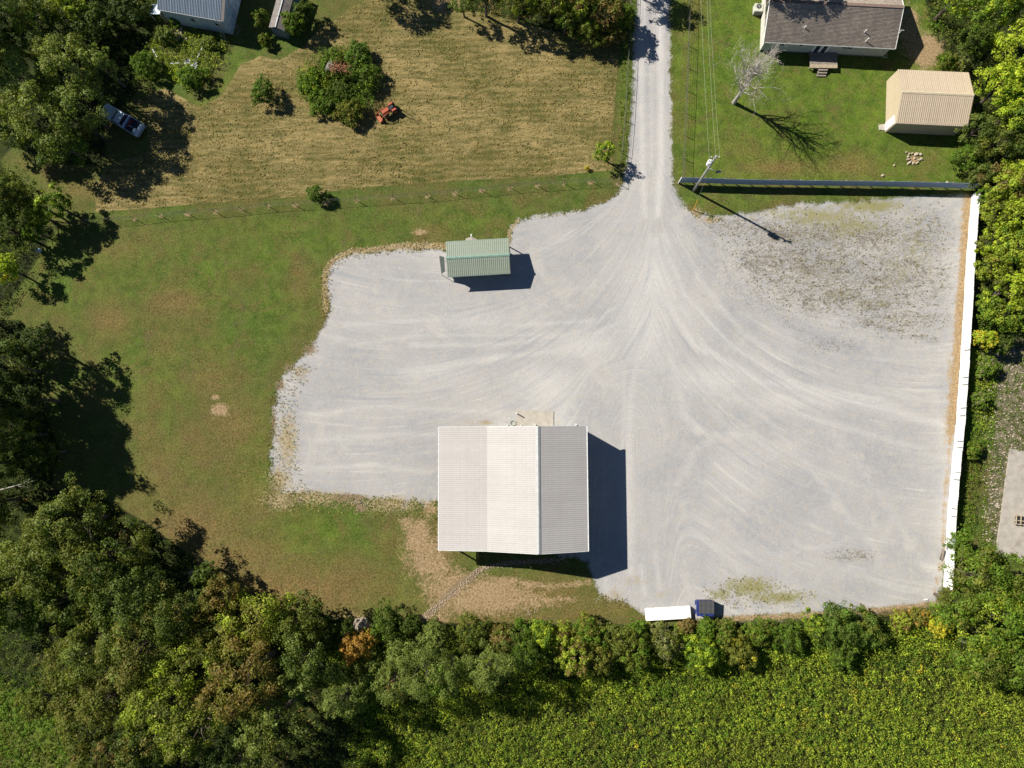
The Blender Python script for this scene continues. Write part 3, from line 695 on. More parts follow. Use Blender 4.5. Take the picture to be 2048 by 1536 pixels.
# dark sheet added for the ghosted shadow at the left end of that shed
sc = thing('shadow_panel', 'dark green panel added for the ghosted shadow at the left end of the green roofed shed', 'shadow panel', G(893, 540), math.radians(4))
MB().add([(0, -.62, 1.9), (-.5, -.7, 1.2), (-.62, 1.45, 1.25), (0, 1.1, 1.9), (.03, -.62, 1.88), (-.47, -.7, 1.18), (-.59, 1.45, 1.23), (.03, 1.1, 1.88)],
         [(0, 3, 2, 1), (4, 5, 6, 7), (0, 1, 5, 4), (1, 2, 6, 5), (2, 3, 7, 6), (3, 0, 4, 7)]).build('shadow_sheet', simple('shadow_dark', (.05, .06, .055), .9), sc)
_p = MB().cyl((0, 0, .6), (0, 0, 1), .03, 1.2, 8).mesh('pole', M_DARK)
for p in ((-.48, -.68, 0), (-.6, 1.42, 0)): link('pole', _p, sc, p)

# ------------------------------------------------------------------ tan shed on the right
ts = thing('tan_shed', 'tan metal garden shed with ribbed roof beside the yellow green trees', 'shed', (46.15, 38.45, 0), math.radians(-3.6))
a_, b_ = 4.03, 3.22
slope(ts, (-a_, -b_, 2.5), (a_, -b_, 2.5), (0, b_, 1.05), 9, .229, .03, M_ROOFT, seed=10)
slope(ts, (a_, b_, 2.5), (-a_, b_, 2.5), (0, -b_, 1.05), 9, .229, .03, M_ROOFT, seed=11)
MB().add([(-a_, -.16, 3.54), (a_, -.16, 3.54), (a_, 0, 3.61), (-a_, 0, 3.61), (-a_, .16, 3.54), (a_, .16, 3.54)], [(0, 1, 2, 3), (3, 2, 5, 4), (0, 3, 4), (1, 5, 2)]).build('ridge_cap', M_TRIMT, ts)
c_ = MB(); A1, B1 = a_ - .05, b_ - .06
c_.hull([(-A1, -B1, 0), (A1, -B1, 0), (A1, B1, 0), (-A1, B1, 0)], [(-A1, -B1, 2.48), (A1, -B1, 2.48), (A1, B1, 2.48), (-A1, B1, 2.48)])
for x in (-A1, A1): c_.add([(x, -B1, 2.48), (x, B1, 2.48), (x, 0, 3.5), (x + .002, 0, 3.5)], [(0, 1, 2), (2, 1, 0)])
c_.build('wall_core', M_TANW, ts)
wall_panels(ts, (-A1, -B1 - .004), (A1, -B1 - .004), 2.47, 8, .229, .02, M_TANW)
def gable_cladding(parent, x, hw, z0, z1, n, mat, face=-1):
    """lapped horizontal boards following the gable"""
    H_ = z1 / n
    for i in range(n):
        za, zb = i * H_, (i + 1) * H_ - .006
        def half(z): return hw if z <= z0 else max(.02, hw * (z1 - z) / (z1 - z0))
        ha, hb = half(za), half(zb); e = .03 * face
        V = [(x + e, -ha, za), (x + e, ha, za), (x + e * .4, hb, zb), (x + e * .4, -hb, zb), (x - e * .1, -ha, za), (x - e * .1, ha, za), (x - e * .1, hb, zb), (x - e * .1, -hb, zb)]
        F = [(0, 1, 2, 3), (7, 6, 5, 4), (0, 4, 5, 1), (2, 6, 7, 3), (1, 5, 6, 2), (3, 7, 4, 0)]
        MB().add(V, F).build('siding_board', mat, parent)
gable_cladding(ts, -A1 - .012, B1, 2.48, 3.50, 16, M_TANW)
dr = MB().box((-A1 - .075, -2.55, 1.06), (.06, .98, 2.06)).build('door', M_WHITE, ts); MB().box((-A1 - .12, -2.2, 1.0), (.05, .05, .12)).build('handle', M_STEEL, dr)
slab('door_slab', [(1757, 250), (1771, 248), (1771, 261), (1758, 260)][::-1], -.05, .06, 'small concrete slab at the door of the tan shed')

# ------------------------------------------------------------------ brown roofed house
hx0, hx1 = 27.36, 42.42
hs = thing('house', 'single storey cream house with a brown shingle roof and a wooden deck', 'house', (34.97, 49.05, 0), math.radians(-4.05))
a_, b_ = 7.55, 4.05; ze, zr = 2.35, 3.95
M_SHIN = NT('brown_shingles'); _p = M_SHIN.obj(); _r = M_SHIN.attr('tab')
_c = M_SHIN.mix(_r.outputs['Fac'], (.31, .255, .20), (.47, .395, .31)); _c = M_SHIN.mix(M_SHIN.mr(M_SHIN.noise(M_SHIN.scale(_p, (.8, .15, 1)), 1.0, 5, .6), .42, .7, 0, .6), _c, (.21, .175, .15))
_c = M_SHIN.mix(M_SHIN.mr(M_SHIN.noise(_p, 14, 3, .7), .4, .7, 0, .4), _c, (.30, .25, .21)); M_SHIN.bsdf(_c, .95, spec=.15); M_SHIN = M_SHIN.m
for s in (-1, 1):
    Ls = math.hypot(b_, zr - ze); rows = 32; tabs = 48; al = math.atan2(zr - ze, b_)
    V = []; F = []; T = []; rr = random.Random(4 + s)
    for i in range(rows):
        d0 = Ls * i / rows; d1 = Ls * (i + 1) / rows
        for j in range(-1, tabs):
            x0 = -a_ + 2 * a_ * (j + (.5 if i % 2 else 0)) / tabs; x1 = min(a_, x0 + 2 * a_ / tabs - .012); x0 = max(-a_, x0)
            if x1 <= x0: continue
            h0 = .022 + rr.uniform(0, .006); n = len(V); tv = rr.random() ** 1.3
            for (x, d, h) in ((x0, d0, h0), (x1, d0, h0), (x1, d1, .004), (x0, d1, .004), (x0, d0, 0), (x1, d0, 0)):
                y = s * (b_ - d * math.cos(al)); z = ze + d * math.sin(al)
                V.append((x, y + s * h * math.sin(al), z + h * math.cos(al))); T.append((tv, tv, tv, 1))
            q = [(n, n + 1, n + 2, n + 3), (n + 4, n + 5, n + 1, n)]
            if s > 0: q = [f[::-1] for f in q]
            F += q
    me = np_mesh('shingles', V, F, M_SHIN, {'tab': T}); o = link('shingles', me, hs); o['kind'] = 'stuff'
MB().box((0, 0, zr + .015), (2 * a_, .34, .05)).build('ridge_cap', simple('brown_ridge', (.20, .14, .11), .9), hs)
MB().add([(-a_, -b_, ze - .02), (a_, -b_, ze - .02), (a_, 0, zr - .02), (-a_, 0, zr - .02), (-a_, b_, ze - .02), (a_, b_, ze - .02)], [(0, 1, 2, 3), (3, 2, 5, 4), (0, 3, 4), (1, 5, 2), (0, 4, 5, 1)]).build('roof_deck', M_WOODG, hs)
A1, B1 = a_ - .3, b_ - .28
MB().hull([(-A1, -B1, .35), (A1, -B1, .35), (A1, B1, .35), (-A1, B1, .35)], [(-A1, -B1, 2.32), (A1, -B1, 2.32), (A1, B1, 2.32), (-A1, B1, 2.32)]).build('wall', M_SIDE, hs)
MB().box((0, 0, .17), (2 * A1 - .1, 2 * B1 - .1, .35)).build('foundation', simple('grey_block', (.2, .2, .19), .9), hs)
for x in (-A1 - .002, A1 + .002): MB().add([(x, -B1, 2.32), (x, B1, 2.32), (x, 0, zr - .08), (x * 1.001, -B1, 2.32), (x * 1.001, B1, 2.32), (x * 1.001, 0, zr - .08)], [(0, 1, 2), (5, 4, 3)]).build('gable', M_SIDE, hs)
gable_cladding(hs, -A1 - .02, B1, 2.32, zr - .1, 18, M_SIDE)
for i in range(14):
    z = .36 + i * .139; MB().box((0, -B1 - .012, z + .065), (2 * A1 - .02, .022, .126)).build('siding_board', M_SIDE, hs)
MB().box((0, -b_ - .02, ze - .06), (2 * a_, .05, .14)).build('gutter', M_TRIM, hs)
for sx in (-1, 1):
    for sy in (-1, 1):
        MB().box((sx * (a_ + .03), sy * b_ / 2, (ze + zr) / 2 - .06), (.05, math.hypot(b_, zr - ze), .22), tilt=Matrix.Rotation(-sy * math.atan2(zr - ze, b_), 3, 'X')).build('rake_board', M_WHITE, hs)
def window(parent, c, w_, h_, name='window', nx=2, ny=1):
    f = MB().box(c, (w_, .07, h_)).build(name, M_TRIM, parent)
    for i in range(nx):
        for j in range(ny):
            pw, ph = (w_ - .12) / nx, (h_ - .12) / ny
            MB().box((c[0] - w_ / 2 + .06 + pw * (i + .5), c[1] - .04, c[2] - h_ / 2 + .06 + ph * (j + .5)), (pw - .04, .03, ph - .04)).build('pane', M_GLASS, f)
    return f
def hloc(px, py, z=0):
    q = G(px, py, z); d = q - hs.location; c, s = math.cos(4.05 * math.pi / 180), math.sin(4.05 * math.pi / 180)
    return (d.x * c - d.y * s, d.x * s + d.y * c)
for px, w_ in ((1563, .85), (1603, .6), (1695, 1.3)): window(hs, (hloc(px, 92, 1.8)[0], -B1 - .04, 1.78), w_, .55)
fd = MB().box((hloc(1642, 98, 1.3)[0], -B1 - .045, 1.34), (1.75, .08, 1.85)).build('french_door', M_WHITE, hs)
for sx in (-.42, .42):
    for i in range(2):
        for j in range(4):
            MB().box((hloc(1642, 98, 1.3)[0] + sx + (i - .5) * .25, -B1 - .10, .72 + j * .37), (.22, .03, .33)).build('pane', M_GLASS, fd)
for px, py, h in ((1609, 56, .45), (1729.5, 64, .5), (1735, 79, .7)):
    x, y = hloc(px, py, 3.0); zz = ze + (y + b_) * (zr - ze) / b_
    MB().cyl((x, y, zz + h / 2), (0, 0, 1), .06, h, 10).build('vent_pipe', M_WHITE, hs)
x, y = hloc(1795, 70, 2.8); zz = ze + (y + b_) * (zr - ze) / b_
an = MB().tube([(x, y, zz), (x, y, zz + .9)], .025, 6).build('antenna', M_WHITE, hs); MB().box((x, y, zz + .85), (.5, .03, .03)).build('antenna_bar', M_WHITE, an)
MB().tube([(A1 - .1, -B1 - .1, .3), (A1 + .35, -B1 - .2, .3), (A1 + .4, -B1 + .3, .3)], .03, 6).build('drain_pipe', M_WHITE, hs)
# deck
dk = thing('wooden_deck', 'grey board deck with three steps below the french door of the house', 'deck', G(1643, 105), math.radians(-1.5))
dw = 3.25; nb = 15; bd = .142
for i in range(nb):
    MB().box((0, -.1 - bd * (i + .5), .56), (dw, bd - .014, .035)).build('board', M_WOODF if i >= nb - 3 else M_WOODG, dk)  # front three boards get paler wood to stand for sunlight on them
for sx in (-1.5, 0, 1.5):
    for y in (-.3, -2.1): MB().box((sx, y, .26), (.1, .1, .53)).build('leg', M_WOODG, dk)
MB().box((0, -2.2, .45), (dw - .04, .05, .16)).build('rim_joist', M_WOODF, dk)
for i in range(3): MB().box((-.02 - i * .03, -2.36 - .27 * i, .42 - .16 * i), (1.12, .24, .04)).build('step', M_WOODG, dk)
for sx in (-.5, .45): MB().hull([(sx, -2.25, 0), (sx + .05, -2.25, 0), (sx + .05, -3.0, 0), (sx, -3.0, 0)], [(sx, -2.25, .39), (sx + .05, -2.25, .39), (sx + .05, -2.97, .06), (sx, -2.97, .06)]).build('stringer', M_WOODG, dk)
# air conditioner
ac = thing('air_conditioner', 'beige box air conditioner with a round fan beside the house', 'air conditioner', G(1513.5, 23), math.radians(-4))
M_AC = simple('beige_enamel', (.50, .50, .42), .5)
MB().box((0, 0, .42), (1.02, 1.02, .84), bev=.05).build('case', M_AC, ac)
MB().cyl((0, .12, .85), (0, 0, 1), .30, .05, 24).build('fan_grille', M_DARK, ac)
fn = MB(); fn.cyl((0, .12, .89), (0, 0, 1), .09, .04, 12)
for k in range(5):
    a = k * 1.257; fn.box((math.cos(a) * .16, .12 + math.sin(a) * .16, .886), (.2, .07, .012), rz=a)
fn.build('fan', M_STEEL, ac)
for s in range(6): MB().box((0, -.52, .15 + s * .11), (.85, .02, .03)).build('louvre', M_DKGREY, ac)

# ------------------------------------------------------------------ blue wrapped building, top left
bb = thing('blue_building', 'two coloured building with corrugated blue grey roof and pale blue wrapped walls', 'building', (-40.0, 53.6, 0), math.radians(-11.4))
a_, b_ = 4.14, 3.95
M_WRAP = NT('printed_house_wrap'); _p = M_WRAP.obj(); _n = M_WRAP.noise(M_WRAP.scale(_p, (1.5, 1, 5)), 1.6, 3, .6)
M_WRAP.bsdf(M_WRAP.mix(M_WRAP.mr(_n, .52, .6), (.50, .57, .63), (.25, .36, .50)), .6); M_WRAP = M_WRAP.m
slope(bb, (-a_, -b_, 2.95), (a_ - .35, -b_, 2.95), (0, b_, 1.3), 10, .2, .04, M_ROOFB, seed=12)
slope(bb, (a_ - .35, b_, 2.95), (-a_, b_, 2.95), (0, -b_, 1.3), 10, .2, .04, M_ROOFB, seed=13)
for sy in (-1, 1): MB().box((a_ - .14, sy * b_ / 2, 3.6), (.38, math.hypot(b_, 1.3), .05), tilt=Matrix.Rotation(-sy * math.atan2(1.3, b_), 3, 'X')).build('roof_edge_strip', simple('brown_grey_felt', (.16, .14, .13), .9), bb)
MB().hull([(-a_ + .1, -b_ + .1, 0), (a_ - .2, -b_ + .1, 0), (a_ - .2, b_ - .1, 0), (-a_ + .1, b_ - .1, 0)], [(-a_ + .1, -b_ + .1, 2.92), (a_ - .2, -b_ + .1, 2.92), (a_ - .2, b_ - .1, 2.92), (-a_ + .1, b_ - .1, 2.92)]).build('wall', M_WRAP, bb)
for x in (-a_ + .12, a_ - .19): MB().add([(x, -b_ + .1, 2.92), (x, b_ - .1, 2.92), (x, 0, 4.2), (x - .03, -b_ + .1, 2.92), (x - .03, b_ - .1, 2.92), (x - .03, 0, 4.2)], [(0, 1, 2), (5, 4, 3), (0, 2, 5, 3), (1, 4, 5, 2)]).build('gable', M_WRAP, bb)
for x in (-.2, 2.9):
    f = MB().box((x, -b_ + .06, 1.9), (.62, .08, .62)).build('window', M_TRIM, bb); MB().box((x, -b_ + .01, 1.9), (.5, .04, .5)).build('pane', M_GLASS, bb if False else f)
MB().box((a_ - .14, 0, 1.45), (.06, 2.6, 2.6)).build('tarpaulin', simple('white_blue_tarp', (.62, .66, .74), .6, var=.3, sc=2), bb)
MB().box((0, -b_ - .03, 2.9), (2 * a_ - .3, .05, .12)).build('eave_trim', M_RIDGE, bb)
lt = thing('tarp_lean_to', 'small pale blue covered lean-to at the left end of the blue building', 'lean-to', G(326, 36), math.radians(-11))
MB().hull([(-.9, -.6, 1.4), (.8, -.6, 1.9), (.8, .7, 1.9), (-.9, .7, 1.4)], [(-.9, -.6, 1.44), (.8, -.6, 1.94), (.8, .7, 1.94), (-.9, .7, 1.44)]).build('cover', simple('pale_blue_sheet', (.38, .47, .52), .5), lt)
for x, h in ((-.8, 1.42), (.7, 1.85)):
    for y in (-.5, .6): MB().cyl((x, y, h / 2), (0, 0, 1), .03, h, 8).build('leg', M_TRIM, lt)
ld = thing('ladder', 'aluminium ladder leaning on the eave of the blue building', 'ladder', (0, 0, 0))
p0 = G(449, 83); p1 = G(435.5, 37.0, 3.35); ax = (p1 - p0).normalized(); sd = ax.cross(Vector((0, -1, .2))).normalized() * .2
for s in (-1, 1): MB().tube([p0 + sd * s, p1 + sd * s], .028, 6).build('rail', M_STEEL, ld)
for i in range(12):
    q = p0.lerp(p1, (i + .6) / 12.4); MB().tube([q - sd, q + sd], .018, 6).build('rung', M_STEEL, ld)
rk = thing('metal_rack', 'thin metal rack standing at the right corner of the blue building', 'rack', G(478, 66), math.radians(50))
for i in range(5): MB().tube([(i * .22 - .44, 0, 0), (i * .22 - .44, 0, 1.1)], .015, 6).build('bar', M_STEEL, rk)
for z in (.1, 1.1): MB().tube([(-.46, 0, z), (.46, 0, z)], .018, 6).build('rail', M_STEEL, rk)
# long grey shed
gy_ = thing('grey_shed', 'narrow weathered grey shed half hidden by shrubs at the top edge', 'shed', (-30.05, 51.3, 0), math.radians(-13.5))
M_GSH = simple('weathered_grey_roof', (.20, .175, .155), .9, var=.2, dirt=(.11, .09, .08))
for s in (-1, 1):
    for i in range(4):
        V = [(s * .98, -2.9 + i * 1.45, 1.9), (s * .98, -2.9 + i * 1.45 + 1.43, 1.9), (0, -2.9 + i * 1.45 + 1.43, 2.32), (0, -2.9 + i * 1.45, 2.32)]
        V += [(v[0], v[1], v[2] - .03) for v in V]; F = [(0, 1, 2, 3), (7, 6, 5, 4), (0, 4, 5, 1), (2, 6, 7, 3), (1, 5, 6, 2), (3, 7, 4, 0)]
        if s < 0: F = [f[::-1] for f in F]
        MB().add(V, F).build('roof_panel', M_GSH, gy_)
MB().box((0, 0, 2.335), (.12, 5.8, .03)).build('ridge_cap', M_STEEL, gy_)
MB().hull([(-.88, -2.8, 0), (.88, -2.8, 0), (.88, 2.8, 0), (-.88, 2.8, 0)], [(-.88, -2.8, 1.88), (.88, -2.8, 1.88), (.88, 2.8, 1.88), (-.88, 2.8, 1.88)]).build('wall', simple('teal_grey_boards', (.15, .22, .24), .8, var=.2), gy_)
MB().add([(-.88, -2.81, 1.86), (.88, -2.81, 1.86), (0, -2.81, 2.27)], [(0, 1, 2)]).build('gable', simple('dark_gable', (.08, .11, .12), .8), gy_)
for i in range(5): MB().box((-.7 + i * .35, -2.83, .93), (.32, .04, 1.84)).build('board', M_ROOFB, gy_)

# ------------------------------------------------------------------ sheet metal fences
def sheet_fence(name, label, pts, h, z0, mat, pn, side, posts_at, post_side, grp=None, pitch=.25):
    P = [G(*p) for p in pts]; r = thing(name, label, 'fence', P[0])
    Q = [p - P[0] for p in P]
    for a, b in zip(Q[:-1], Q[1:]):
        n = max(1, round((b - a).length / pn))
        if side > 0: wall_panels(r, (a.x, a.y), (b.x, b.y), h, n, pitch, .03, mat, 'fence_panel', z0, jit=.04)
        else: wall_panels(r, (b.x, b.y), (a.x, a.y), h, n, pitch, .03, mat, 'fence_panel', z0, jit=.04)
        u = (b - a).normalized(); nr = Vector((u.y, -u.x, 0)) * post_side
        m = max(1, round((b - a).length / posts_at))
        pm = MB().box((0, 0, (h + z0) / 2 - .04), (.09, .09, h + z0 - .06)).mesh('post', M_WOODG)
        for i in range(m + 1):
            q = a.lerp(b, i / m) + nr * .085; link('post', pm, r, (q.x, q.y, 0), (0, 0, math.atan2(u.y, u.x)))
        for z in (.45, h - .2):
            MB().tube([a + nr * .06 + Vector((0, 0, z)), b + nr * .06 + Vector((0, 0, z))], .028, 4).build('rail', M_WOODG, r)
    return r
fb = sheet_fence('metal_fence', 'long slate blue sheet metal fence between garden and gravel yard', [(1357.2, 366), (1500, 370.5), (1650, 372.5), (1800, 374.5), (1948, 378.5)], 1.56, .27, M_FENCEB, 1.6, 1, 1.62, -1)
MB().box((-.05, -.03, .92), (.05, .12, 1.84)).build('end_trim', M_TRIM, fb)
fw_pts = [(1942.5, 390), (1933, 500), (1925, 640), (1919, 740), (1911, 850), (1901, 950), (1894.5, 1030), (1888.5, 1140), (1886, 1175)]
fw = sheet_fence('metal_fence', 'long white corrugated metal fence down the right side of the yard', fw_pts, 1.72, .03, M_FENCEW, 1.0, -1 if False else 1, 2.4, 1 if False else -1)
_tp = MB().box((0, 0, 0), (.06, .03, .95)).mesh('brace', M_DKGREY)
for y in (703, 757, 771, 817, 832, 883, 894, 943, 958, 1015, 1030):
    for (a, b) in zip(fw_pts[:-1], fw_pts[1:]):
        if a[1] <= y < b[1]:
            k = (y - a[1]) / (b[1] - a[1]); A_ = G(*a); B_ = G(*b); q = A_.lerp(B_, k); u = (B_ - A_).normalized(); nr = Vector((u.y, -u.x, 0))
            q = q + nr * .075 - fw.location; link('brace', _tp, fw, (q.x, q.y, 1.30), (0, 0, math.atan2(u.y, u.x)))
# ------------------------------------------------------------------ wire fences
def wire_fence(name, label, pts, h, every=None, posts=None):
    P = [G(*p) for p in pts]; r = thing(name, label, 'fence', P[0]); Q = [p - P[0] for p in P]
    pm = MB().cyl((0, 0, h / 2), (0, 0, 1), .035, h, 8).mesh('post', M_WOODG)
    pl = [G(*p) - P[0] for p in posts] if posts else []
    if every:
        for a, b in zip(Q[:-1], Q[1:]):
            n = max(1, round((b - a).length / every))
            pl += [a.lerp(b, i / n) for i in range(n)]
        pl.append(Q[-1])
    for q in pl: link('post', pm, r, q)
    MB().tube([q + Vector((0, 0, h)) for q in Q], .020, 5).build('top_rail', M_WIRE, r)
    for z in (.15, .4, .65, .9):
        if z < h - .1: MB().tube([q + Vector((0, 0, z)) for q in Q], .008, 3).build('wire', M_WIRE, r)
    return r
wire_fence('wire_fence', 'wire fence on thin posts along the lower edge of the hay field', [(115, 452)] + [(p[0], p[1]) for p in _fp], 1.15, posts=[(115, 452), (170, 446), (220, 441)] + _fp)
wire_fence('wire_fence', 'wire fence slanting down through the trees at the left edge', [(115, 452), (80, 505), (45, 556), (0, 618), (-40, 670)], 1.15, every=3.2)
wire_fence('wire_fence', 'wire fence along the left side of the gravel lane', [(1236, 367), (1243, 306), (1249, 240), (1254, 150), (1258, 60), (1262, -60)], 1.1, every=3.3)
wire_fence('wire_fence', 'wire fence along the garden side of the gravel lane', [(1364, 364), (1368, 270), (1372, 180), (1375, 90), (1377, 0), (1380, -60)], 1.1, every=3.6)
wire_fence('wire_fence', 'low wire fence where the gravel yard meets the hedge', [(1440, 1241), (1560, 1240), (1700, 1229), (1800, 1218), (1872, 1207)], .9, every=3.4)

# ------------------------------------------------------------------ utility pole
up = thing('utility_pole', 'tall grey wooden utility pole with transformer and street lamp arm by the blue fence', 'utility pole', G(1386.6, 381.7))
MB().tube([(0, 0, -.3), (0, 0, 5), (0, 0, 10.3)], [.15, .125, .10], 14).build('pole', M_POLE, up, smooth=True)
tf = MB().cyl((-.36, -.12, 8.75), (0, 0, 1), .25, .78, 20).build('transformer', M_WHITE, up)
MB().cyl((-.36, -.12, 9.17), (0, 0, 1), .26, .06, 20, .2).build('lid', M_WHITE, tf)
for dx in (-.1, .1): MB().cyl((-.36 + dx, -.12, 9.3), (0, 0, 1), .035, .2, 8).build('bushing', M_DKGREY, tf)
ca = MB().tube([(0, -.1, 7.2), (.25, -.35, 7.5), (.62, -.6, 7.55)], .03, 8).build('lamp_arm', M_STEEL, up)
MB().box((.95, -.62, 7.52), (.62, .26, .16), rz=.2, bev=.05).build('lamp_head', simple('brown_grey_lamp', (.34, .28, .24), .6), ca)
MB().box((-.05, 0, 9.9), (.9, .08, .1)).build('crossarm', M_WOODG, up)
for dx in (-.45, .0, .38): MB().cyl((dx - .03, 0, 10.02), (0, 0, 1), .04, .16, 8).build('insulator', M_WHITE, up)
def cable(name, label, a, b, sag, r, mat, grp=None, n=16):
    pts = [a.lerp(b, i / n) - Vector((0, 0, sag * 4 * (i / n) * (1 - i / n))) for i in range(n + 1)]
    return tag(MB().tube(pts, r, 5).build(name, mat), label, 'cable', grp)
_pb = G(1386.6, 381.7)
for (dx, z, ex, lb) in ((-.48, 9.3, 1405, 'leftmost of three overhead cables running up from the utility pole'), (-.05, 10.1, 1417.5, 'middle of three overhead cables running up from the utility pole'), (.36, 10.1, 1423, 'rightmost of three overhead cables running up from the utility pole')):
    a = _pb + Vector((dx, 0, z)); e0 = G(ex, 0, z - .25); b = a + (e0 - a) * 2.1; b.z = z
    cable('overhead_cable', lb, a, b, .9, .009, M_CABLE, 'overhead cables above the garden')
gp = thing('guy_wire', 'steel guy wire with yellow guard staked below the blue fence', 'guy wire', G(1387, 421))
tv = (_pb + Vector((0, 0, 8.6)) - gp.location)
MB().tube([(0, 0, 0), tv], .01, 5).build('wire', M_STEEL, gp)
MB().tube([tv * .01, tv * .24], .045, 8).build('guard', M_YEL, gp)

# ------------------------------------------------------------------ dumpster and white container
dm = thing('dumpster', 'dark blue dumpster with a ribbed grey lid at the bottom of the yard', 'dumpster', G(1406.5, 1209.5), math.radians(0))
z1 = 1.12
MB().hull([(-.84, -.62, .12), (.82, -.62, .12), (.82, .62, .12), (-.84, .62, .12)], [(-1.02, -.98, z1), (.86, -.98, z1), (.86, .72, z1 + .05), (-1.02, .72, z1 + .05)]).build('body', M_BLUED, dm)
MB().add([(-.78, -.7, z1 + .07), (.92, -.7, z1 + .07), (.92, .78, z1 + .16), (-.78, .78, z1 + .16), (-.78, -.7, z1 + .02), (.92, -.7, z1 + .02), (.92, .78, z1 + .1), (-.78, .78, z1 + .1)],
         [(0, 1, 2, 3), (7, 6, 5, 4), (0, 4, 5, 1), (1, 5, 6, 2), (2, 6, 7, 3), (3, 7, 4, 0)]).build('lid', M_DKGREY, dm)
_lr = MB().box((0, 0, 0), (.045, 1.42, .04), tilt=Matrix.Rotation(.055, 3, 'X')).mesh('lid_rib', simple('grey_lid_rib', (.15, .15, .155), .6))
for i in range(12): link('lid_rib', _lr, dm, (-.70 + i * .141, .04, z1 + .145))
for y in (-.98, .70): MB().box((-1.06, y * .6, .75), (.1, .5, .14)).build('lift_pocket', M_BLUED, dm)
for x in (-.6, .6):
    for y in (-.45, .45): MB().cyl((x, y, .07), (1, 0, 0), .07, .06, 10).build('wheel', M_RUBBER, dm)
wc = thing('white_container', 'long low flat topped white container lying left of the blue dumpster', 'container', G(1336, 1226.5, .3), math.radians(3.7)); wc.location.z = 0
MB().box((0, 0, .30), (5.15, 1.42, .42), bev=.12).build('body', M_WHITE, wc)
MB().box((0, 0, .53), (5.05, 1.34, .06), bev=.025).build('lid', simple('bright_white_lid', (.86, .85, .80), .5, var=.03, dirt=None), wc)
for x in (-2.0, 0, 2.0): MB().box((x, 0, .05), (.16, 1.3, .1)).build('skid', M_WOODG, wc)
for x in (-1.7, 0, 1.7): MB().box((x, .72, .45), (.12, .03, .1)).build('latch', M_STEEL, wc)

# ------------------------------------------------------------------ pickup truck
pk = thing('pickup_truck', 'pale blue pickup truck with loaded bed half under the big tree', 'pickup truck', G(255, 247), math.radians(-31) )
def ring(x0, x1, w_, z): return [(x0, -w_, z), (x1, -w_, z), (x1, w_, z), (x0, w_, z)]
L0, L1 = -3.1, 2.2     # front (toward -x) to tail (+x)
bz = .82
MB().hull(ring(L0, -1.35, .86, .38), ring(L0 + .12, -1.35, .80, .98)).build('hood', M_BLUEP, pk)
MB().hull(ring(-1.35, .32, .88, .38), ring(-1.35, .32, .84, 1.0)).build('cab', M_BLUEP, pk)
MB().hull([(-1.3, -.82, 1.0), (.30, -.82, 1.0), (.30, .82, 1.0), (-1.3, .82, 1.0)], [(-.62, -.68, 1.5), (.16, -.70, 1.5), (.16, .70, 1.5), (-.62, .68, 1.5)]).build('cabin_glass', M_GLASS, pk)
MB().box((-.22, 0, 1.52), (.86, 1.44, .06), bev=.025).build('roof', M_BLUEP, pk)
for s in (-1, 1):
    MB().tube([(-1.28, s * .8, 1.0), (-.64, s * .69, 1.5)], .035, 6).build('pillar', M_BLUEP, pk)
    MB().tube([(.28, s * .82, 1.0), (.16, s * .7, 1.5)], .045, 6).build('pillar', M_BLUEP, pk)
    MB().box((1.26, s * .85, .72), (1.86, .09, .60), bev=.03).build('bed_side', M_BLUEP, pk)
    MB().box((-1.0, s * .98, 1.05), (.12, .16, .14), bev=.03).build('mirror', M_DKGREY, pk)
    MB().box((L0 + .03, s * .62, .72), (.08, .3, .16)).build('headlight', M_WHITE, pk)
    for x in (-2.2, 1.25):
        wh = MB().cyl((x, s * .78, .35), (0, 1, 0), .35, .24, 20).build('wheel', M_RUBBER, pk); MB().cyl((x, s * .9, .35), (0, 1, 0), .19, .04, 14).build('rim', M_STEEL, wh)
MB().box((1.26, 0, .5), (1.84, 1.62, .06)).build('bed_floor', simple('dark_blue_bed', (.03, .045, .07), .6), pk)
MB().box((.36, 0, .74), (.06, 1.7, .58)).build('bed_front', M_BLUEP, pk)
MB().box((2.26, 0, .74), (.2, 1.76, .54), bev=.03).build('tailgate', M_BLUEP, pk)
MB().box((2.47, 0, .48), (.16, 1.7, .16), bev=.04).build('bumper', M_STEEL, pk); MB().box((L0 - .06, 0, .48), (.16, 1.75, .18), bev=.04).build('bumper', M_STEEL, pk)
R_ = Matrix.Rotation(math.radians(-31), 3, 'Z')
def onpk(x, y, z): return pk.location + R_ @ Vector((x, y, z))
m = MB().box((0, 0, .2), (.55, .62, .38), rz=.1, bev=.08).build('sun_fleck_block', M_WHITE, loc=onpk(2.0, -.4, .62), rz=math.radians(-31)); tag(m, 'bright white block standing in for a sun fleck on the tailgate end of the pickup', 'sun fleck')  # white block added where a fleck of sun falls on the tailgate
m = MB(); m.box((0, 0, .12), (.3, .9, .22), bev=.03)
tag(m.build('red_crate', simple('dull_red', (.25, .04, .03), .6), loc=onpk(.75, .1, .55), rz=math.radians(-31)), 'dull red crate in the pickup bed behind the cab', 'crate')
m = MB().tube([(-.3, 0, .05), (.0, .08, .1), (.35, -.05, .08)], [.07, .09, .06], 8).build('grey_bundle', simple('grey_cloth', (.45, .45, .44), .8), loc=onpk(.9, -.25, .6), rz=math.radians(-10)); tag(m, 'pale grey bundle lying across the pickup bed', 'bundle')
m = MB().box((0, 0, .1), (.25, .25, .2), bev=.04).build('black_toolbox', M_DKGREY, loc=onpk(.62, .5, .55)); tag(m, 'small black toolbox in the corner of the pickup bed', 'toolbox')

# ------------------------------------------------------------------ tractor
tc = thing('tractor', 'small orange tractor with front loader bucket parked on the hay field', 'tractor', G(779, 225), math.radians(180 + 33)); tc.scale = (.84, .84, .84)
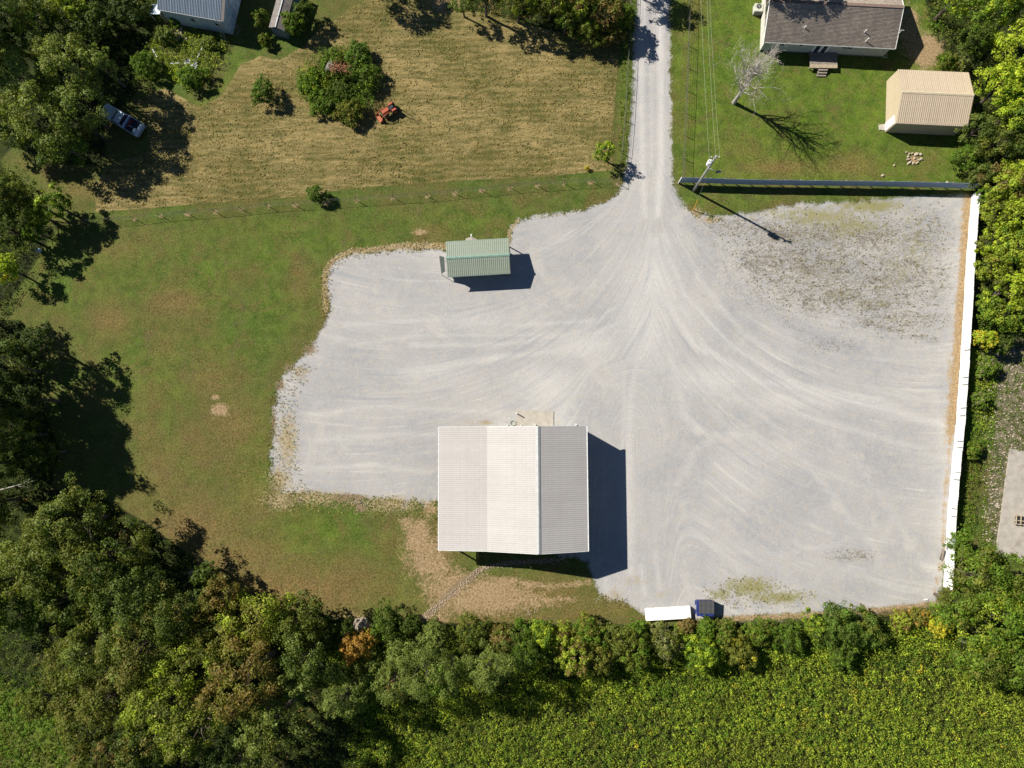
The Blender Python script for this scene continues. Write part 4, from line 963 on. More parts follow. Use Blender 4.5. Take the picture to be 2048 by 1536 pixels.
# +x is forward
MB().box((.45, 0, .95), (1.1, .62, .42), bev=.09).build('bonnet', M_ORANGE, tc)
MB().box((.1, 0, .62), (2.0, .4, .3), bev=.04).build('chassis', M_DKGREY, tc)
MB().box((1.02, 0, .86), (.06, .5, .42)).build('grille', M_DKGREY, tc)
for s in (-1, 1):
    wh = MB().cyl((-.75, s * .55, .5), (0, 1, 0), .5, .3, 22).build('rear_wheel', M_RUBBER, tc); MB().cyl((-.75, s * .71, .5), (0, 1, 0), .26, .04, 16).build('rim', M_ORANGE, wh)
    wh = MB().cyl((.72, s * .5, .32), (0, 1, 0), .32, .2, 18).build('front_wheel', M_RUBBER, tc); MB().cyl((.72, s * .61, .32), (0, 1, 0), .17, .04, 14).build('rim', M_ORANGE, wh)
    MB().box((-.72, s * .52, 1.04), (.8, .3, .07), bev=.02).build('fender', M_ORANGE, tc)
    MB().tube([(-.15, s * .47, .85), (.35, s * .52, 1.15), (1.05, s * .54, 1.05), (1.5, s * .52, .55)], [.055, .055, .055, .05], 6).build('loader_arm', M_ORANGE, tc)
    MB().tube([(.2, s * .53, .7), (.95, s * .55, .95)], .03, 6).build('hydraulic_ram', M_STEEL, tc)
bk = MB(); bw = .68
bk.add([(1.45, -bw, .62), (1.45, bw, .62), (1.42, bw, .1), (1.42, -bw, .1), (1.98, -bw, .06), (1.98, bw, .06), (1.49, -bw, .62), (1.49, bw, .62), (1.46, bw, .13), (1.46, -bw, .13), (1.98, -bw, .08), (1.98, bw, .08)],
       [(0, 1, 2, 3), (3, 2, 5, 4), (7, 6, 9, 8), (8, 9, 10, 11), (0, 6, 7, 1), (4, 5, 11, 10)])
for s in (-bw, bw): bk.add([(1.45, s, .62), (1.42, s, .1), (1.98, s, .06), (1.75, s, .4), (1.45, s * .97, .62), (1.42, s * .97, .1), (1.98, s * .97, .06), (1.75, s * .97, .4)], [(0, 1, 2, 3), (7, 6, 5, 4), (0, 3, 7, 4), (3, 2, 6, 7)])
bk.build('bucket', M_RUST, tc)
MB().box((-.62, 0, 1.02), (.5, .5, .14), bev=.05).build('seat', M_DARK, tc); MB().box((-.86, 0, 1.25), (.12, .5, .4), bev=.05).build('seat_back', M_DARK, tc)
MB().tube([(-.12, 0, .95), (-.2, 0, 1.3)], .025, 6).build('steering_column', M_DARK, tc)
MB().tube([(-.22 + .05 * math.sin(a), .19 * math.cos(a), 1.32 + .17 * math.sin(a) * .4) for a in [i * math.pi / 6 for i in range(13)]], .018, 6).build('steering_wheel', M_DARK, tc)
MB().tube([(-1.02, -.48, .8), (-1.05, -.48, 2.1), (-1.05, -.36, 2.3), (-1.05, .36, 2.3), (-1.05, .48, 2.1), (-1.02, .48, .8)], .035, 8).build('roll_bar', M_DARK, tc)
MB().box((-.35, 0, .6), (.5, .95, .05)).build('footplate', M_DKGREY, tc)

# ------------------------------------------------------------------ stones, slabs, debris
rs = random.Random(11)
def rock(name, label, cat, loc, sx, sy, sz, mat=M_STONE, grp=None, parent=None, seed=0):
    r_ = random.Random(seed); n = 7; ring_ = []
    V = []; F = []
    for (k, zz) in ((1.0, 0), (1.02, .55), (.62, 1.0)):
        for i in range(n):
            a = 2 * math.pi * i / n; q = k * (1 + ((seed * 7 + i * 13) % 10 - 5) * .035)
            V.append((math.cos(a) * sx * q, math.sin(a) * sy * q, sz * zz + r_.uniform(-.01, .01)))
    for l in range(2):
        for i in range(n): F.append((l * n + i, l * n + (i + 1) % n, (l + 1) * n + (i + 1) % n, (l + 1) * n + i))
    F += [tuple(range(n - 1, -1, -1)), tuple(range(2 * n, 3 * n))]
    o = MB().add(V, F).build(name, mat, parent, loc=loc, rz=r_.uniform(0, 6))
    if parent is None: tag(o, label, cat, grp)
    return o
fr = thing('stone_ring', 'square ring of pale stones on the grass below the tan shed', 'stone ring', G(1827, 317))
for i, (px, py, sx, sy) in enumerate([(1812, 305, .13, .1), (1818, 308, .16, .12), (1824, 307, .15, .1), (1833, 308.5, .3, .22), (1841, 309, .16, .2), (1816, 313.5, .18, .12), (1816, 319, .26, .12), (1818, 326, .33, .14), (1826, 326.5, .2, .12), (1834, 326, .22, .1), (1842, 318, .16, .2), (1837, 320.5, .18, .1), (1829, 317, .14, .1)]):
    rock('stone', '', '', G(px, py) - fr.location + Vector((0, 0, -.02)), sx, sy, .16 + .01 * (i % 4), parent=fr, seed=i + 1)
for i, (px, py, sx, lb) in enumerate([(1765, 351, .2, 'pale stone in the grass just above the blue fence, left of the stone ring'), (1788, 331, .13, 'small pale stone in the grass between shed and blue fence'), (1894, 366, .22, 'pale stone against the top of the blue fence near its right end'), (1439, 331, .0, '')]):
    if sx: rock('garden_stone', lb, 'stone', G(px, py), sx, sx * .8, .14, seed=40 + i, grp='loose stones in the garden grass')
cr = thing('broken_concrete', 'heap of broken pale concrete pieces in weeds below the blue building', 'rubble heap', G(357, 70))
for i in range(26):
    a = rs.uniform(0, 6.28); d = rs.uniform(0, 1) ** .5
    q = Vector((math.cos(a) * d * 1.25 + .0, math.sin(a) * d * .75, 0)); q = Matrix.Rotation(-.7, 3, 'Z') @ q
    rock('piece', '', '', q, rs.uniform(.16, .34), rs.uniform(.12, .24), rs.uniform(.12, .3), parent=cr, seed=60 + i)
M_SCRAP = simple('white_blue_scrap', (.50, .52, .56), .5, var=.2)
sp = thing('scrap_pile', 'pile of white and blue plastic scraps in the weeds', 'scrap pile', G(383, 129))
for i in range(24):
    MB().box((0, 0, 0), (rs.uniform(.15, .45), rs.uniform(.1, .3), .04), tilt=Matrix.Rotation(rs.uniform(-.5, .5), 3, 'X')).build('scrap', M_SCRAP if i % 5 else M_BLUED, sp, loc=(rs.uniform(-.8, .8), rs.uniform(-.55, .5), .08 + rs.uniform(0, .25)), rz=rs.uniform(0, 3))
for (x, y, L, rz, lb) in ((391, 143, 1.6, 1.1, 'narrow white board sloping down from the scrap pile'), (403, 106, 2.2, 1.15, 'long pale grey pipe lying above the scrap pile'), (352, 129, 1.0, .02, 'short white plank in the grass left of the scrap pile'),
                          (312, 109, 1.3, -1.0, 'white plank in the shrubs left of the scrap pile'), (300, 127, 1.4, -.25, 'grey white sheet resting on the shrub near the dark wood')):
    tag(MB().box((0, 0, .3), (L, .12, .04), bev=.01).build('plank', M_SCRAP, loc=G(x, y), rz=rz), lb, 'plank', 'scrap boards near the blue building')
tag(MB().box((0, 0, .25), (.5, .4, .5), bev=.1).build('blue_tub', simple('blue_white_plastic', (.45, .58, .72), .5), loc=G(81, 502), rz=.5), 'pale blue tub in deep shade at the left wire fence', 'tub')
for i, (x0, y0, x1, y1, lb) in enumerate([(1879, 1118, 1886, 1097, 'left of two planks leaning on the lower end of the white fence'), (1883, 1121, 1888.5, 1100, 'right of two planks leaning on the lower end of the white fence')]):
    a = G(x0, y0, .05); b = G(x1, y1, .5); tag(MB().tube([a, b], [.07, .07], 4).build('plank', M_WOODG), lb, 'plank', 'planks at the white fence')
tag(MB().box((0, 0, .05), (.42, .14, .08)).build('white_block', M_WHITE, loc=G(1851, 1199), rz=.1), 'small white block near the lower right corner of the gravel', 'block')
# concrete pad beyond the white fence, with a timber frame on it
slab('concrete_pad', [(2019, 897), (2060, 905), (2330, 930), (2330, 1190), (2046, 1126), (1990, 1106), (2000, 1040), (2010, 960)][::-1], -.1, .10, 'large pale concrete pad at the right edge beyond the white fence')
wf = thing('timber_frame', 'open rectangular timber frame lying on the concrete pad', 'timber frame', G(2044, 1040, .1), math.radians(-6))
for y in (-.5, -.1, .45): MB().box((.2, y, .22), (2.2, .09, .14)).build('beam', M_WOODF, wf)
for x in (-.86, -.35, .2, .8): MB().box((x, 0, .34), (.09, 1.1, .09)).build('crosspiece', M_WOODF, wf)
MB().box((.2, -.02, .10), (2.05, .9, .06)).build('backing', M_DARK, wf)
dt = MB(); n = 14; V = [(0, 0, .75)]; F = []
for l, (r0, z) in enumerate(((.35, .62), (.75, .3), (1.05, -.03))):
    for i in range(n):
        a = 2 * math.pi * i / n; q = r0 * (1 + .12 * math.sin(i * 2.3 + l)); V.append((math.cos(a) * q, math.sin(a) * q, z + .05 * math.sin(i * 5.1 + l)))
for i in range(n): F.append((0, 1 + i, 1 + (i + 1) % n))
for l in range(2):
    for i in range(n): F.append((1 + l * n + i, 1 + (l + 1) * n + i, 1 + (l + 1) * n + (i + 1) % n, 1 + l * n + (i + 1) % n))
tag(dt.add(V, F).build('dirt_mound', simple('grey_brown_soil', (.26, .21, .16), .95, var=.3, sc=5), loc=G(723, 1252)), 'small grey brown dirt mound above the orange leaved tree', 'mound')
for i in range(60):   # riprap in the drainage channel
    pass
# ------------------------------------------------------------------ VEGETATION
def leaf_material(name, transl=.35, rough=.55):
    t = NT(name); a = t.attr('tint')
    p = t.pos()
    c = t.mix(t.mr(t.noise(p, 2.2, 3, .6), .3, .7), a.outputs['Color'], t.mix(1.0, a.outputs['Color'], (.62, .66, .6), 'MULTIPLY'))
    pr = t.n('ShaderNodeBsdfPrincipled'); t.set(pr.inputs['Base Color'], c); pr.inputs['Roughness'].default_value = rough; pr.inputs['Specular IOR Level'].default_value = .18
    tl = t.n('ShaderNodeBsdfTranslucent'); t.set(tl.inputs['Color'], t.mix(1.0, c, (1.1, 1.25, .55), 'MULTIPLY'))
    mx = t.n('ShaderNodeMixShader'); mx.inputs[0].default_value = transl
    t.t.links.new(pr.outputs[0], mx.inputs[1]); t.t.links.new(tl.outputs[0], mx.inputs[2]); t.t.links.new(mx.outputs[0], t.out.inputs[0])
    return t.m
M_LEAF = leaf_material('foliage', .38)
M_HERB = leaf_material('herb_foliage', .3, .7)
# leaf colours (linear albedo): base, tip
PAL = {
    'olive': ((.068, .088, .018), (.16, .175, .042)), 'dark': ((.036, .062, .014), (.10, .135, .032)), 'bright': ((.055, .115, .014), (.14, .21, .032)),
    'pale': ((.11, .145, .045), (.26, .30, .10)), 'lime': ((.17, .235, .02), (.39, .465, .055)), 'sage': ((.08, .115, .032), (.19, .23, .075)), 'gold': ((.11, .115, .024), (.22, .21, .055)),
    'rust': ((.115, .09, .03), (.21, .155, .06)), 'orange': ((.26, .14, .04), (.44, .26, .08)), 'brown': ((.12, .09, .04), (.24, .17, .085)),
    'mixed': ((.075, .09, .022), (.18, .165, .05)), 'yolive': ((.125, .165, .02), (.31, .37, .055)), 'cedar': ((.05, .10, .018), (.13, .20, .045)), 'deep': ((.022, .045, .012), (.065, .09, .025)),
    'yellow': ((.30, .26, .03), (.52, .44, .06)), 'grey': ((.12, .13, .075), (.24, .25, .14)),
}
def quads(P, Nn, L, W, rng, spin=None):
    """one leaf-spray quad at each P facing Nn"""
    n = len(P); Nn = Nn / np.linalg.norm(Nn, axis=1, keepdims=True)
    r = rng.normal(size=(n, 3)); t = np.cross(Nn, r); t /= np.linalg.norm(t, axis=1, keepdims=True) + 1e-9; b = np.cross(Nn, t)
    L = np.broadcast_to(L, n)[:, None]; W = np.broadcast_to(W, n)[:, None]
    bend = Nn * (L * .22)
    V = np.stack([P - t * L * .5 - bend * .5, P + b * W * .5 + t * L * .08, P + t * L * .5 - bend, P - b * W * .5 - t * L * .05], 1)
    return V.reshape(-1, 3)
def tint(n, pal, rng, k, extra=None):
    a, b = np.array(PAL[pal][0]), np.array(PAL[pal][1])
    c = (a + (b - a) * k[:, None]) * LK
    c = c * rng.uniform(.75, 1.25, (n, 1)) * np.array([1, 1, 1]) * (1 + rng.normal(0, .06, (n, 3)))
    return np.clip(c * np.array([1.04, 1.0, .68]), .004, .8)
LEAFCOUNT = 0
LK = 1.5
def crown_mesh(R, H, zc, pal, seed, leaf=.21, dens=1.0, pal2=None, mixf=.2, gaps=.0, flat=.75, rcf=.23, ncf=3.1):
    global LEAFCOUNT
    rng = np.random.default_rng(seed)
    rc = np.clip(R * rcf, .20, .85)
    nc = int(ncf * (R / rc) ** 2) + 7
    d = rng.normal(size=(nc, 3)); d /= np.linalg.norm(d, axis=1, keepdims=True); d[:, 2] = np.where(d[:, 2] < -.12, -d[:, 2], d[:, 2])
    az = np.arctan2(d[:, 1], d[:, 0]); ph = rng.uniform(0, 6.28, 4)
    lob = 1 + .17 * np.cos(2 * az + ph[0]) + .15 * np.cos(3 * az + ph[1]) + .12 * np.cos(5 * az + ph[2]) + .06 * np.cos(8 * az + ph[3])
    rad = rng.uniform(.45, 1.0, nc) ** .5
    out = rng.random(nc) < .16; rad = np.where(out, rad * 1.13, rad)
    C_ = d * np.array([R - rc * .5, R - rc * .5, H / 2]) * rad[:, None]; C_[:, :2] *= lob[:, None]
    C_[:, 2] += zc
    rcs = rc * rng.uniform(.5, 1.25, nc)
    per = (rcs ** 2 * 134 * dens / (leaf / .21) ** 1.6).astype(int) + 12
    ci = np.repeat(np.arange(nc), per); n = len(ci)
    e = rng.normal(size=(n, 3)); e /= np.linalg.norm(e, axis=1, keepdims=True); e += d[ci] * .45; e[:, 2] += .40; e /= np.linalg.norm(e, axis=1, keepdims=True)
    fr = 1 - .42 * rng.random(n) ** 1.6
    sp = 1 + .20 * np.sin(e[:, 0] * 6 + ci) * np.sin(e[:, 1] * 7 + ci * 1.7) + .12 * np.sin(e[:, 0] * 13 + ci * 2.1) * np.sin(e[:, 1] * 12 + e[:, 2] * 9)
    fly = rng.random(n) < .09; fr = np.where(fly, fr * rng.uniform(1.1, 1.5, n), fr)
    P = C_[ci] + e * (rcs[ci] * fr * sp)[:, None] * np.array([1, 1, flat])
    N_ = e * .95 + rng.normal(size=(n, 3)) * .38 + np.array([0, 0, .2])
    L = leaf * rng.uniform(.65, 1.4, n) * rng.uniform(.75, 1.3, nc)[ci]
    V = quads(P, N_, L, L * rng.uniform(.6, .95, n), rng)
    ck = rng.beta(1.6, 1.6, nc)
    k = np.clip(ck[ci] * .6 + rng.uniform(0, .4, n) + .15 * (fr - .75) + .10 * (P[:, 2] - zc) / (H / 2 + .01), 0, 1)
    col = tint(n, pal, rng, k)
    if pal2:
        sel = (rng.random(nc) < mixf)[ci] | (rng.random(n) < mixf * .2)
        col[sel] = tint(int(sel.sum()), pal2, rng, k[sel])
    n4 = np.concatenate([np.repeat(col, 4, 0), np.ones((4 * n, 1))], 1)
    F = np.arange(4 * n).reshape(-1, 4); LEAFCOUNT += n
    return V, F, n4, C_
def trunk_mesh(R, h, zc, C_, seed, r0=None, lean=0):
    rr = random.Random(seed); r0 = r0 or .055 * h ** .9 * .55 + .03
    m = MB(); top = zc + .15 * R
    pts = [(0, 0, -.15), (rr.uniform(-.1, .1), rr.uniform(-.1, .1), zc * .5), (rr.uniform(-.2, .2), rr.uniform(-.2, .2), top)]
    m.tube(pts, [r0, r0 * .75, r0 * .4], 7)
    k = min(len(C_), 9 if R > 2 else 5)
    for i in range(k):
        c = C_[(i * 7) % len(C_)]; t = rr.uniform(.35, .85); b = Vector((pts[1][0] * t, pts[1][1] * t, top * t)); c = Vector(c); c = Vector((c.x * .72, c.y * .72, c.z - .25 * R))
        md = b.lerp(c, .5) + Vector((0, 0, rr.uniform(0, .3)))
        m.tube([b, md, c], [r0 * .4, r0 * .24, r0 * .08], 5, cap=False)
    return m
def tree(cx, cy, rpx, h, pal, label, cat='tree', name=None, leaf=None, dens=1.0, pal2=None, mixf=.2, seed=None, group=None, aspect=None, flat=.75, **kx):
    """crown centred on the surveyed point, at its own height above the ground"""
    R = rpx / 17.06
    Hc = min(h * .9, R * (aspect or 3.0)); zc = h - Hc / 2
    if cat == 'shrub': Hc = h * 1.25; zc = h * .42; kx.setdefault('ncf', 5.0); kx.setdefault('rcf', .19); leaf = leaf or .15
    R = R * (CAM_H - zc) / CAM_H
    g = G(cx, cy, zc); seed = seed or int(cx * 7 + cy * 13 + 5) % 99991
    leaf = leaf or (.19 if R > 1.6 else .13)
    V, F, colr, C_ = crown_mesh(R, Hc, zc, pal, seed, leaf, dens, pal2, mixf, flat=flat, **kx)
    nm = name or ('tree' if cat == 'tree' else 'shrub')
    o = thing(nm, label, cat, (g.x, g.y, 0), 0, group)
    link('crown' if cat == 'tree' else 'foliage', np_mesh('crown', V, F, M_LEAF, {'tint': colr}), o)
    trunk_mesh(R, h, zc, C_, seed).build('trunk' if cat == 'tree' else 'stem', M_BARK, o)
    return o

T = 'tree'; S_H = 'shrub'
TREES = [
 # --- big grey green group over the pickup
 (62, 158, 66, 8.5, 'pale', 'grey green tree at the left edge, upper left of the pickup truck clump', T, {}),
 (150, 145, 72, 9.0, 'pale', 'wide grey green tree directly above the pickup truck', T, {'pal2': 'olive'}),
 (205, 135, 36, 7.5, 'pale', 'small grey green crown at the upper right of the clump above the pickup', T, {}),
 (95, 235, 74, 8.5, 'pale', 'broad grey green tree left of the pickup truck', T, {'pal2': 'olive', 'mixf': .4}),
 (170, 222, 58, 8.0, 'pale', 'olive tree whose crown covers the hood of the pickup', T, {'pal2': 'sage', 'mixf': .4}),
 (130, 295, 52, 6.0, 'bright', 'darker green tree below the clump that hides the pickup', T, {'pal2': 'dark', 'mixf': .5}),
 (28, 262, 46, 6.0, 'pale', 'pale grey green tree at the left edge above the grass track', T, {'pal2': 'lime', 'mixf': .25}),
 (185, 262, 24, 4.0, 'olive', 'little olive tree just below the pickup hood', T, {}),
 # --- dark wood top left
 (30, 30, 64, 11, 'olive', 'streaky olive tree in the top left corner', T, {'pal2': 'bright'}),
 (140, 22, 38, 5, 'yolive', 'yellow green tree in the dark wood at the top left', T, {}),
 (90, 40, 45, 5.5, 'dark', 'dark tree between the corner tree and the yellow green one, top left', T, {}),
 (190, 50, 48, 3.8, 'dark', 'dark shaded tree right of the yellow green tree, top left', T, {}),
 (255, 25, 42, 3.0, 'deep', 'very dark tree in the wood left of the blue building', T, {}),
 (292, 18, 24, 2.4, 'olive', 'olive shrub against the left end of the blue building', S_H, {}),
 (45, 90, 40, 6, 'deep', 'deep shaded tree under the corner tree, top left', T, {}),
 # --- left edge
 (12, 395, 44, 7.5, 'dark', 'dark tree at the left edge beside the grass track', T, {'pal2': 'olive', 'mixf': .3}),
 (52, 400, 34, 6.0, 'olive', 'olive tree left of the bright one by the wire fence corner', T, {}),
 (112, 412, 34, 5.0, 'bright', 'bright green tree standing over the corner of the wire fence', T, {'pal2': 'lime', 'mixf': .3}),
 (82, 432, 28, 4.2, 'yolive', 'yellowish olive small tree just left of the wire fence corner', T, {}),
 (75, 466, 22, 3.6, 'bright', 'small green shrub on the slanting wire fence', S_H, {}),
 (22, 462, 42, 6, 'dark', 'dark tree at the left edge beside the slanting wire fence', T, {}),
 (14, 540, 32, 4.5, 'lime', 'yellow green tree at the left edge below the pale blue tub', T, {'pal2': 'yellow', 'mixf': .15}),
 # --- left mid in shade
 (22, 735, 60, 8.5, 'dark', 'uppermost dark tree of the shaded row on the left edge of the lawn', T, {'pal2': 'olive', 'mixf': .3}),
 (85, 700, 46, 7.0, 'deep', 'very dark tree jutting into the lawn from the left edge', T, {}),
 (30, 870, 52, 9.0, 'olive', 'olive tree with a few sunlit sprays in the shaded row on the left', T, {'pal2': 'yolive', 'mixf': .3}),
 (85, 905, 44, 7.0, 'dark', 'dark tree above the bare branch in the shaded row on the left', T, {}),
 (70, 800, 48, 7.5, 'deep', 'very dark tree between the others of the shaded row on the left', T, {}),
 # --- bottom left wood
 (150, 1045, 82, 10.5, 'olive', 'big olive tree, uppermost of the wood in the lower left', T, {'pal2': 'sage', 'mixf': .35}),
 (215, 1110, 78, 10.0, 'olive', 'dark olive tree at the right of the uppermost crown, lower left', T, {'pal2': 'dark', 'mixf': .4}),
 (95, 1120, 76, 9.0, 'olive', 'olive tree left of the uppermost pair, lower left', T, {'pal2': 'sage', 'mixf': .3}),
 (26, 1145, 52, 5.0, 'pale', 'soft grey green tree at the left edge of the lower left wood', T, {'pal2': 'olive'}),
 (36, 1232, 54, 4.5, 'bright', 'rounded green tree at the left edge, below the soft grey green one', T, {'pal2': 'sage', 'mixf': .3}),
 (140, 1195, 55, 8.0, 'dark', 'shaded dark tree in the middle of the lower left wood', T, {'pal2': 'olive', 'mixf': .3}),
 (275, 1180, 72, 9.5, 'dark', 'dark green tree near the centre of the lower left wood', T, {'pal2': 'sage', 'mixf': .35}),
 (350, 1215, 68, 9.0, 'dark', 'dark green tree left of the rust tipped tree', T, {'pal2': 'mixed', 'mixf': .3}),
 (448, 1190, 42, 7.5, 'mixed', 'olive tree with rust coloured tips at the edge of the shaded lawn', T, {'pal2': 'rust', 'mixf': .45}),
 (420, 1150, 30, 5.0, 'dark', 'small dark tree in the shadow at the lawn edge above the rust tipped tree', T, {}),
 (515, 1232, 62, 8.5, 'gold', 'golden yellow tree at the edge of the lower left wood', T, {'pal2': 'yolive', 'mixf': .45}),
 (455, 1275, 48, 8.0, 'gold', 'golden olive tree left of the large rust brown crown', T, {'pal2': 'olive', 'mixf': .4}),
 (500, 1345, 76, 12.5, 'rust', 'large rust brown tree below the golden yellow one', T, {'pal2': 'gold', 'mixf': .35}),
 (600, 1240, 56, 8.0, 'olive', 'olive tree right of the golden yellow tree', T, {'pal2': 'dark', 'mixf': .35}),
 (625, 1310, 58, 10.5, 'dark', 'dark green tree right of the large rust brown crown', T, {'pal2': 'sage', 'mixf': .3}),
 (600, 1355, 40, 8.5, 'sage', 'sage green tree with a pale lower edge right of the rust brown crown', T, {}),
 (550, 1440, 66, 12, 'sage', 'sage green tree below the rust brown crown', T, {'pal2': 'olive', 'mixf': .3}),
 (290, 1290, 76, 9.0, 'mixed', 'olive brown tree in the heart of the lower left wood', T, {'pal2': 'sage', 'mixf': .35}),
 (195, 1290, 66, 8.0, 'olive', 'greyish olive tree left of the olive brown one, lower left', T, {'pal2': 'sage', 'mixf': .4}),
 (385, 1330, 60, 8.5, 'olive', 'yellow tinged olive tree left of the large rust brown crown', T, {'pal2': 'yolive', 'mixf': .35}),
 (330, 1400, 72, 8.5, 'olive', 'green tree with yellowish edge in the lower part of the wood', T, {'pal2': 'yolive', 'mixf': .3}),
 (395, 1450, 60, 12.5, 'olive', 'olive tree with a yellow tinge, lowest big crown left of the dark gap', T, {'pal2': 'yolive', 'mixf': .25}),
 (225, 1385, 60, 7.5, 'mixed', 'brownish olive tree below the heart of the lower left wood', T, {'pal2': 'olive', 'mixf': .4}),
 (140, 1325, 50, 6.0, 'olive', 'olive tree at the border of the green meadow', T, {'pal2': 'mixed', 'mixf': .3}),
 (170, 1440, 54, 6.5, 'mixed', 'brownish tree at the meadow border near the bottom edge', T, {'pal2': 'olive', 'mixf': .5}),
 (200, 1510, 48, 6.0, 'brown', 'low brown green tree at the bottom edge', T, {'pal2': 'olive', 'mixf': .6}),
 (285, 1490, 50, 6.0, 'dark', 'dark green tree at the bottom edge below the yellow edged green one', T, {'pal2': 'mixed', 'mixf': .3}),
 (85, 1400, 36, 5.0, 'olive', 'small round tree standing in the green meadow', T, {}),
 (470, 1525, 44, 9.0, 'deep', 'dark low tree in the gap at the bottom edge', T, {}),
 # --- hedge row
 (650, 1262, 30, 3.5, 'dark', 'dark shrub at the left end of the hedge above the sage trees', S_H, {}),
 (690, 1268, 26, 2.5, 'dark', 'dark shrub just left of the orange leaved tree', S_H, {}),
 (712, 1290, 32, 5.6, 'orange', 'small tree with bright orange leaves at the left part of the hedge', T, {'leaf': .15}),
 (748, 1262, 11, 2.5, 'orange', 'tiny orange leaved sapling right of the dirt mound', S_H, {}),
 (775, 1245, 36, 3.6, 'dark', 'rounded dark green shrub right of the dirt mound', S_H, {'pal2': 'bright', 'mixf': .3}),
 (815, 1250, 24, 3.0, 'dark', 'small dark green shrub left of the stony channel end', S_H, {}),
 (745, 1330, 36, 5.0, 'olive', 'olive tree below the orange leaved tree', T, {'pal2': 'sage', 'mixf': .4}),
 (692, 1385, 44, 9.5, 'sage', 'feathery sage green tree, leftmost of the soft hedge trees', T, {'leaf': .14}),
 (790, 1360, 40, 9, 'sage', 'sage green tree second from the left of the soft hedge trees', T, {'leaf': .14, 'pal2': 'brown', 'mixf': .12}),
 (845, 1330, 58, 10.5, 'sage', 'largest soft sage green tree in the hedge', T, {'leaf': .14}),
 (895, 1345, 40, 9.5, 'sage', 'sage green tree right of the largest soft hedge tree', T, {'leaf': .14, 'pal2': 'bright', 'mixf': .2}),
 (980, 1325, 46, 9.5, 'sage', 'rounded sage green tree below the pale dirt patch', T, {'leaf': .14}),
 (870, 1275, 34, 4.0, 'sage', 'pale green shrub at the lower end of the stony channel', S_H, {}),
 (945, 1262, 36, 4.0, 'olive', 'olive shrub bulging up towards the pale dirt patch', S_H, {'pal2': 'dark', 'mixf': .3}),
 (1010, 1275, 32, 4.0, 'olive', 'brownish olive shrub right of the pale dirt patch', S_H, {'pal2': 'brown', 'mixf': .3}),
 (1050, 1295, 38, 6, 'dark', 'dark green shrub in the middle of the hedge', S_H, {'pal2': 'bright', 'mixf': .3}),
 (1038, 1245, 11, 2.0, 'bright', 'tiny bright green bush in front of the hedge', S_H, {}),
 (1085, 1268, 30, 4.6, 'bright', 'bright green shrub left of the yellowish hedge shrubs', S_H, {'pal2': 'lime', 'mixf': .3}),
 (1120, 1275, 32, 3.8, 'yolive', 'yellowish shrub, left one of the pair above the dead stems', S_H, {'pal2': 'brown', 'mixf': .3}),
 (1175, 1262, 36, 4.0, 'gold', 'golden tinged shrub, right one of the pair above the dead stems', S_H, {'pal2': 'bright', 'mixf': .45}),
 (1150, 1310, 34, 5.5, 'brown', 'brown and green shrub with dead stems in the hedge', S_H, {'pal2': 'yolive', 'mixf': .5}),
 (1200, 1308, 34, 4.2, 'olive', 'olive shrub below the golden tinged one', S_H, {'pal2': 'gold', 'mixf': .2}),
 (1235, 1275, 34, 4.0, 'olive', 'olive shrub left of the white container', S_H, {'pal2': 'sage', 'mixf': .3}),
 (1270, 1300, 36, 4.2, 'olive', 'olive shrub below the left end of the white container', S_H, {'pal2': 'bright', 'mixf': .3}),
 (1272, 1258, 22, 2.6, 'bright', 'low green shrub touching the left end of the white container', S_H, {}),
 (1330, 1285, 34, 3.4, 'grey', 'thin greyish shrub round the bleached branches', S_H, {'pal2': 'olive', 'mixf': .5, 'dens': .7}),
 (1372, 1250, 16, 2.2, 'brown', 'small brown bush against the right end of the white container', S_H, {'pal2': 'mixed'}),
 (1400, 1300, 36, 4.2, 'bright', 'bright green shrub below the blue dumpster', S_H, {'pal2': 'lime', 'mixf': .25}),
 (1410, 1256, 22, 2.6, 'bright', 'low green shrub touching the lower side of the blue dumpster', S_H, {}),
 (1448, 1265, 26, 3.0, 'olive', 'olive shrub just right of the blue dumpster', S_H, {'pal2': 'bright', 'mixf': .3}),
 (1475, 1300, 34, 3.4, 'olive', 'olive shrub with yellow spots right of the dumpster', S_H, {'pal2': 'yellow', 'mixf': .12}),
 (1515, 1262, 28, 3.0, 'bright', 'green shrub under the mossy gravel patch', S_H, {'pal2': 'olive', 'mixf': .4}),
 (1570, 1272, 34, 2.6, 'bright', 'low dark leaved bush in the right half of the hedge', S_H, {'pal2': 'dark', 'mixf': .5}),
 (1625, 1248, 26, 3.2, 'yolive', 'yellow green bush left of the big dark hedge bush', S_H, {'pal2': 'bright', 'mixf': .5}),
 (1668, 1250, 44, 4.2, 'cedar', 'big dark green bush rising highest in the right half of the hedge', S_H, {'pal2': 'dark', 'mixf': .35}),
 (1722, 1252, 36, 3.6, 'cedar', 'dark bush just right of the biggest hedge bush', S_H, {'pal2': 'olive', 'mixf': .3}),
 (1680, 1300, 32, 3.0, 'bright', 'green bush below the biggest hedge bush', S_H, {'pal2': 'dark', 'mixf': .4}),
 (1765, 1285, 14, 1.8, 'dark', 'small dark bush among the weeds below the wire fence', S_H, {}),
 (1800, 1240, 22, 1.8, 'yolive', 'pale yellowish bush near the right end of the hedge', S_H, {'pal2': 'brown', 'mixf': .4}),
 (1835, 1232, 20, 2.0, 'gold', 'golden bush near the right end of the hedge', S_H, {'pal2': 'orange', 'mixf': .2}),
 (1872, 1250, 22, 2.4, 'yellow', 'yellow leaved bush left of the big tree at the lower right', S_H, {'pal2': 'lime', 'mixf': .4}),
 # --- big tree lower right
 (1945, 1150, 66, 8.0, 'bright', 'upper tree of the big bright green group at the lower end of the white fence', T, {'pal2': 'olive', 'mixf': .35}),
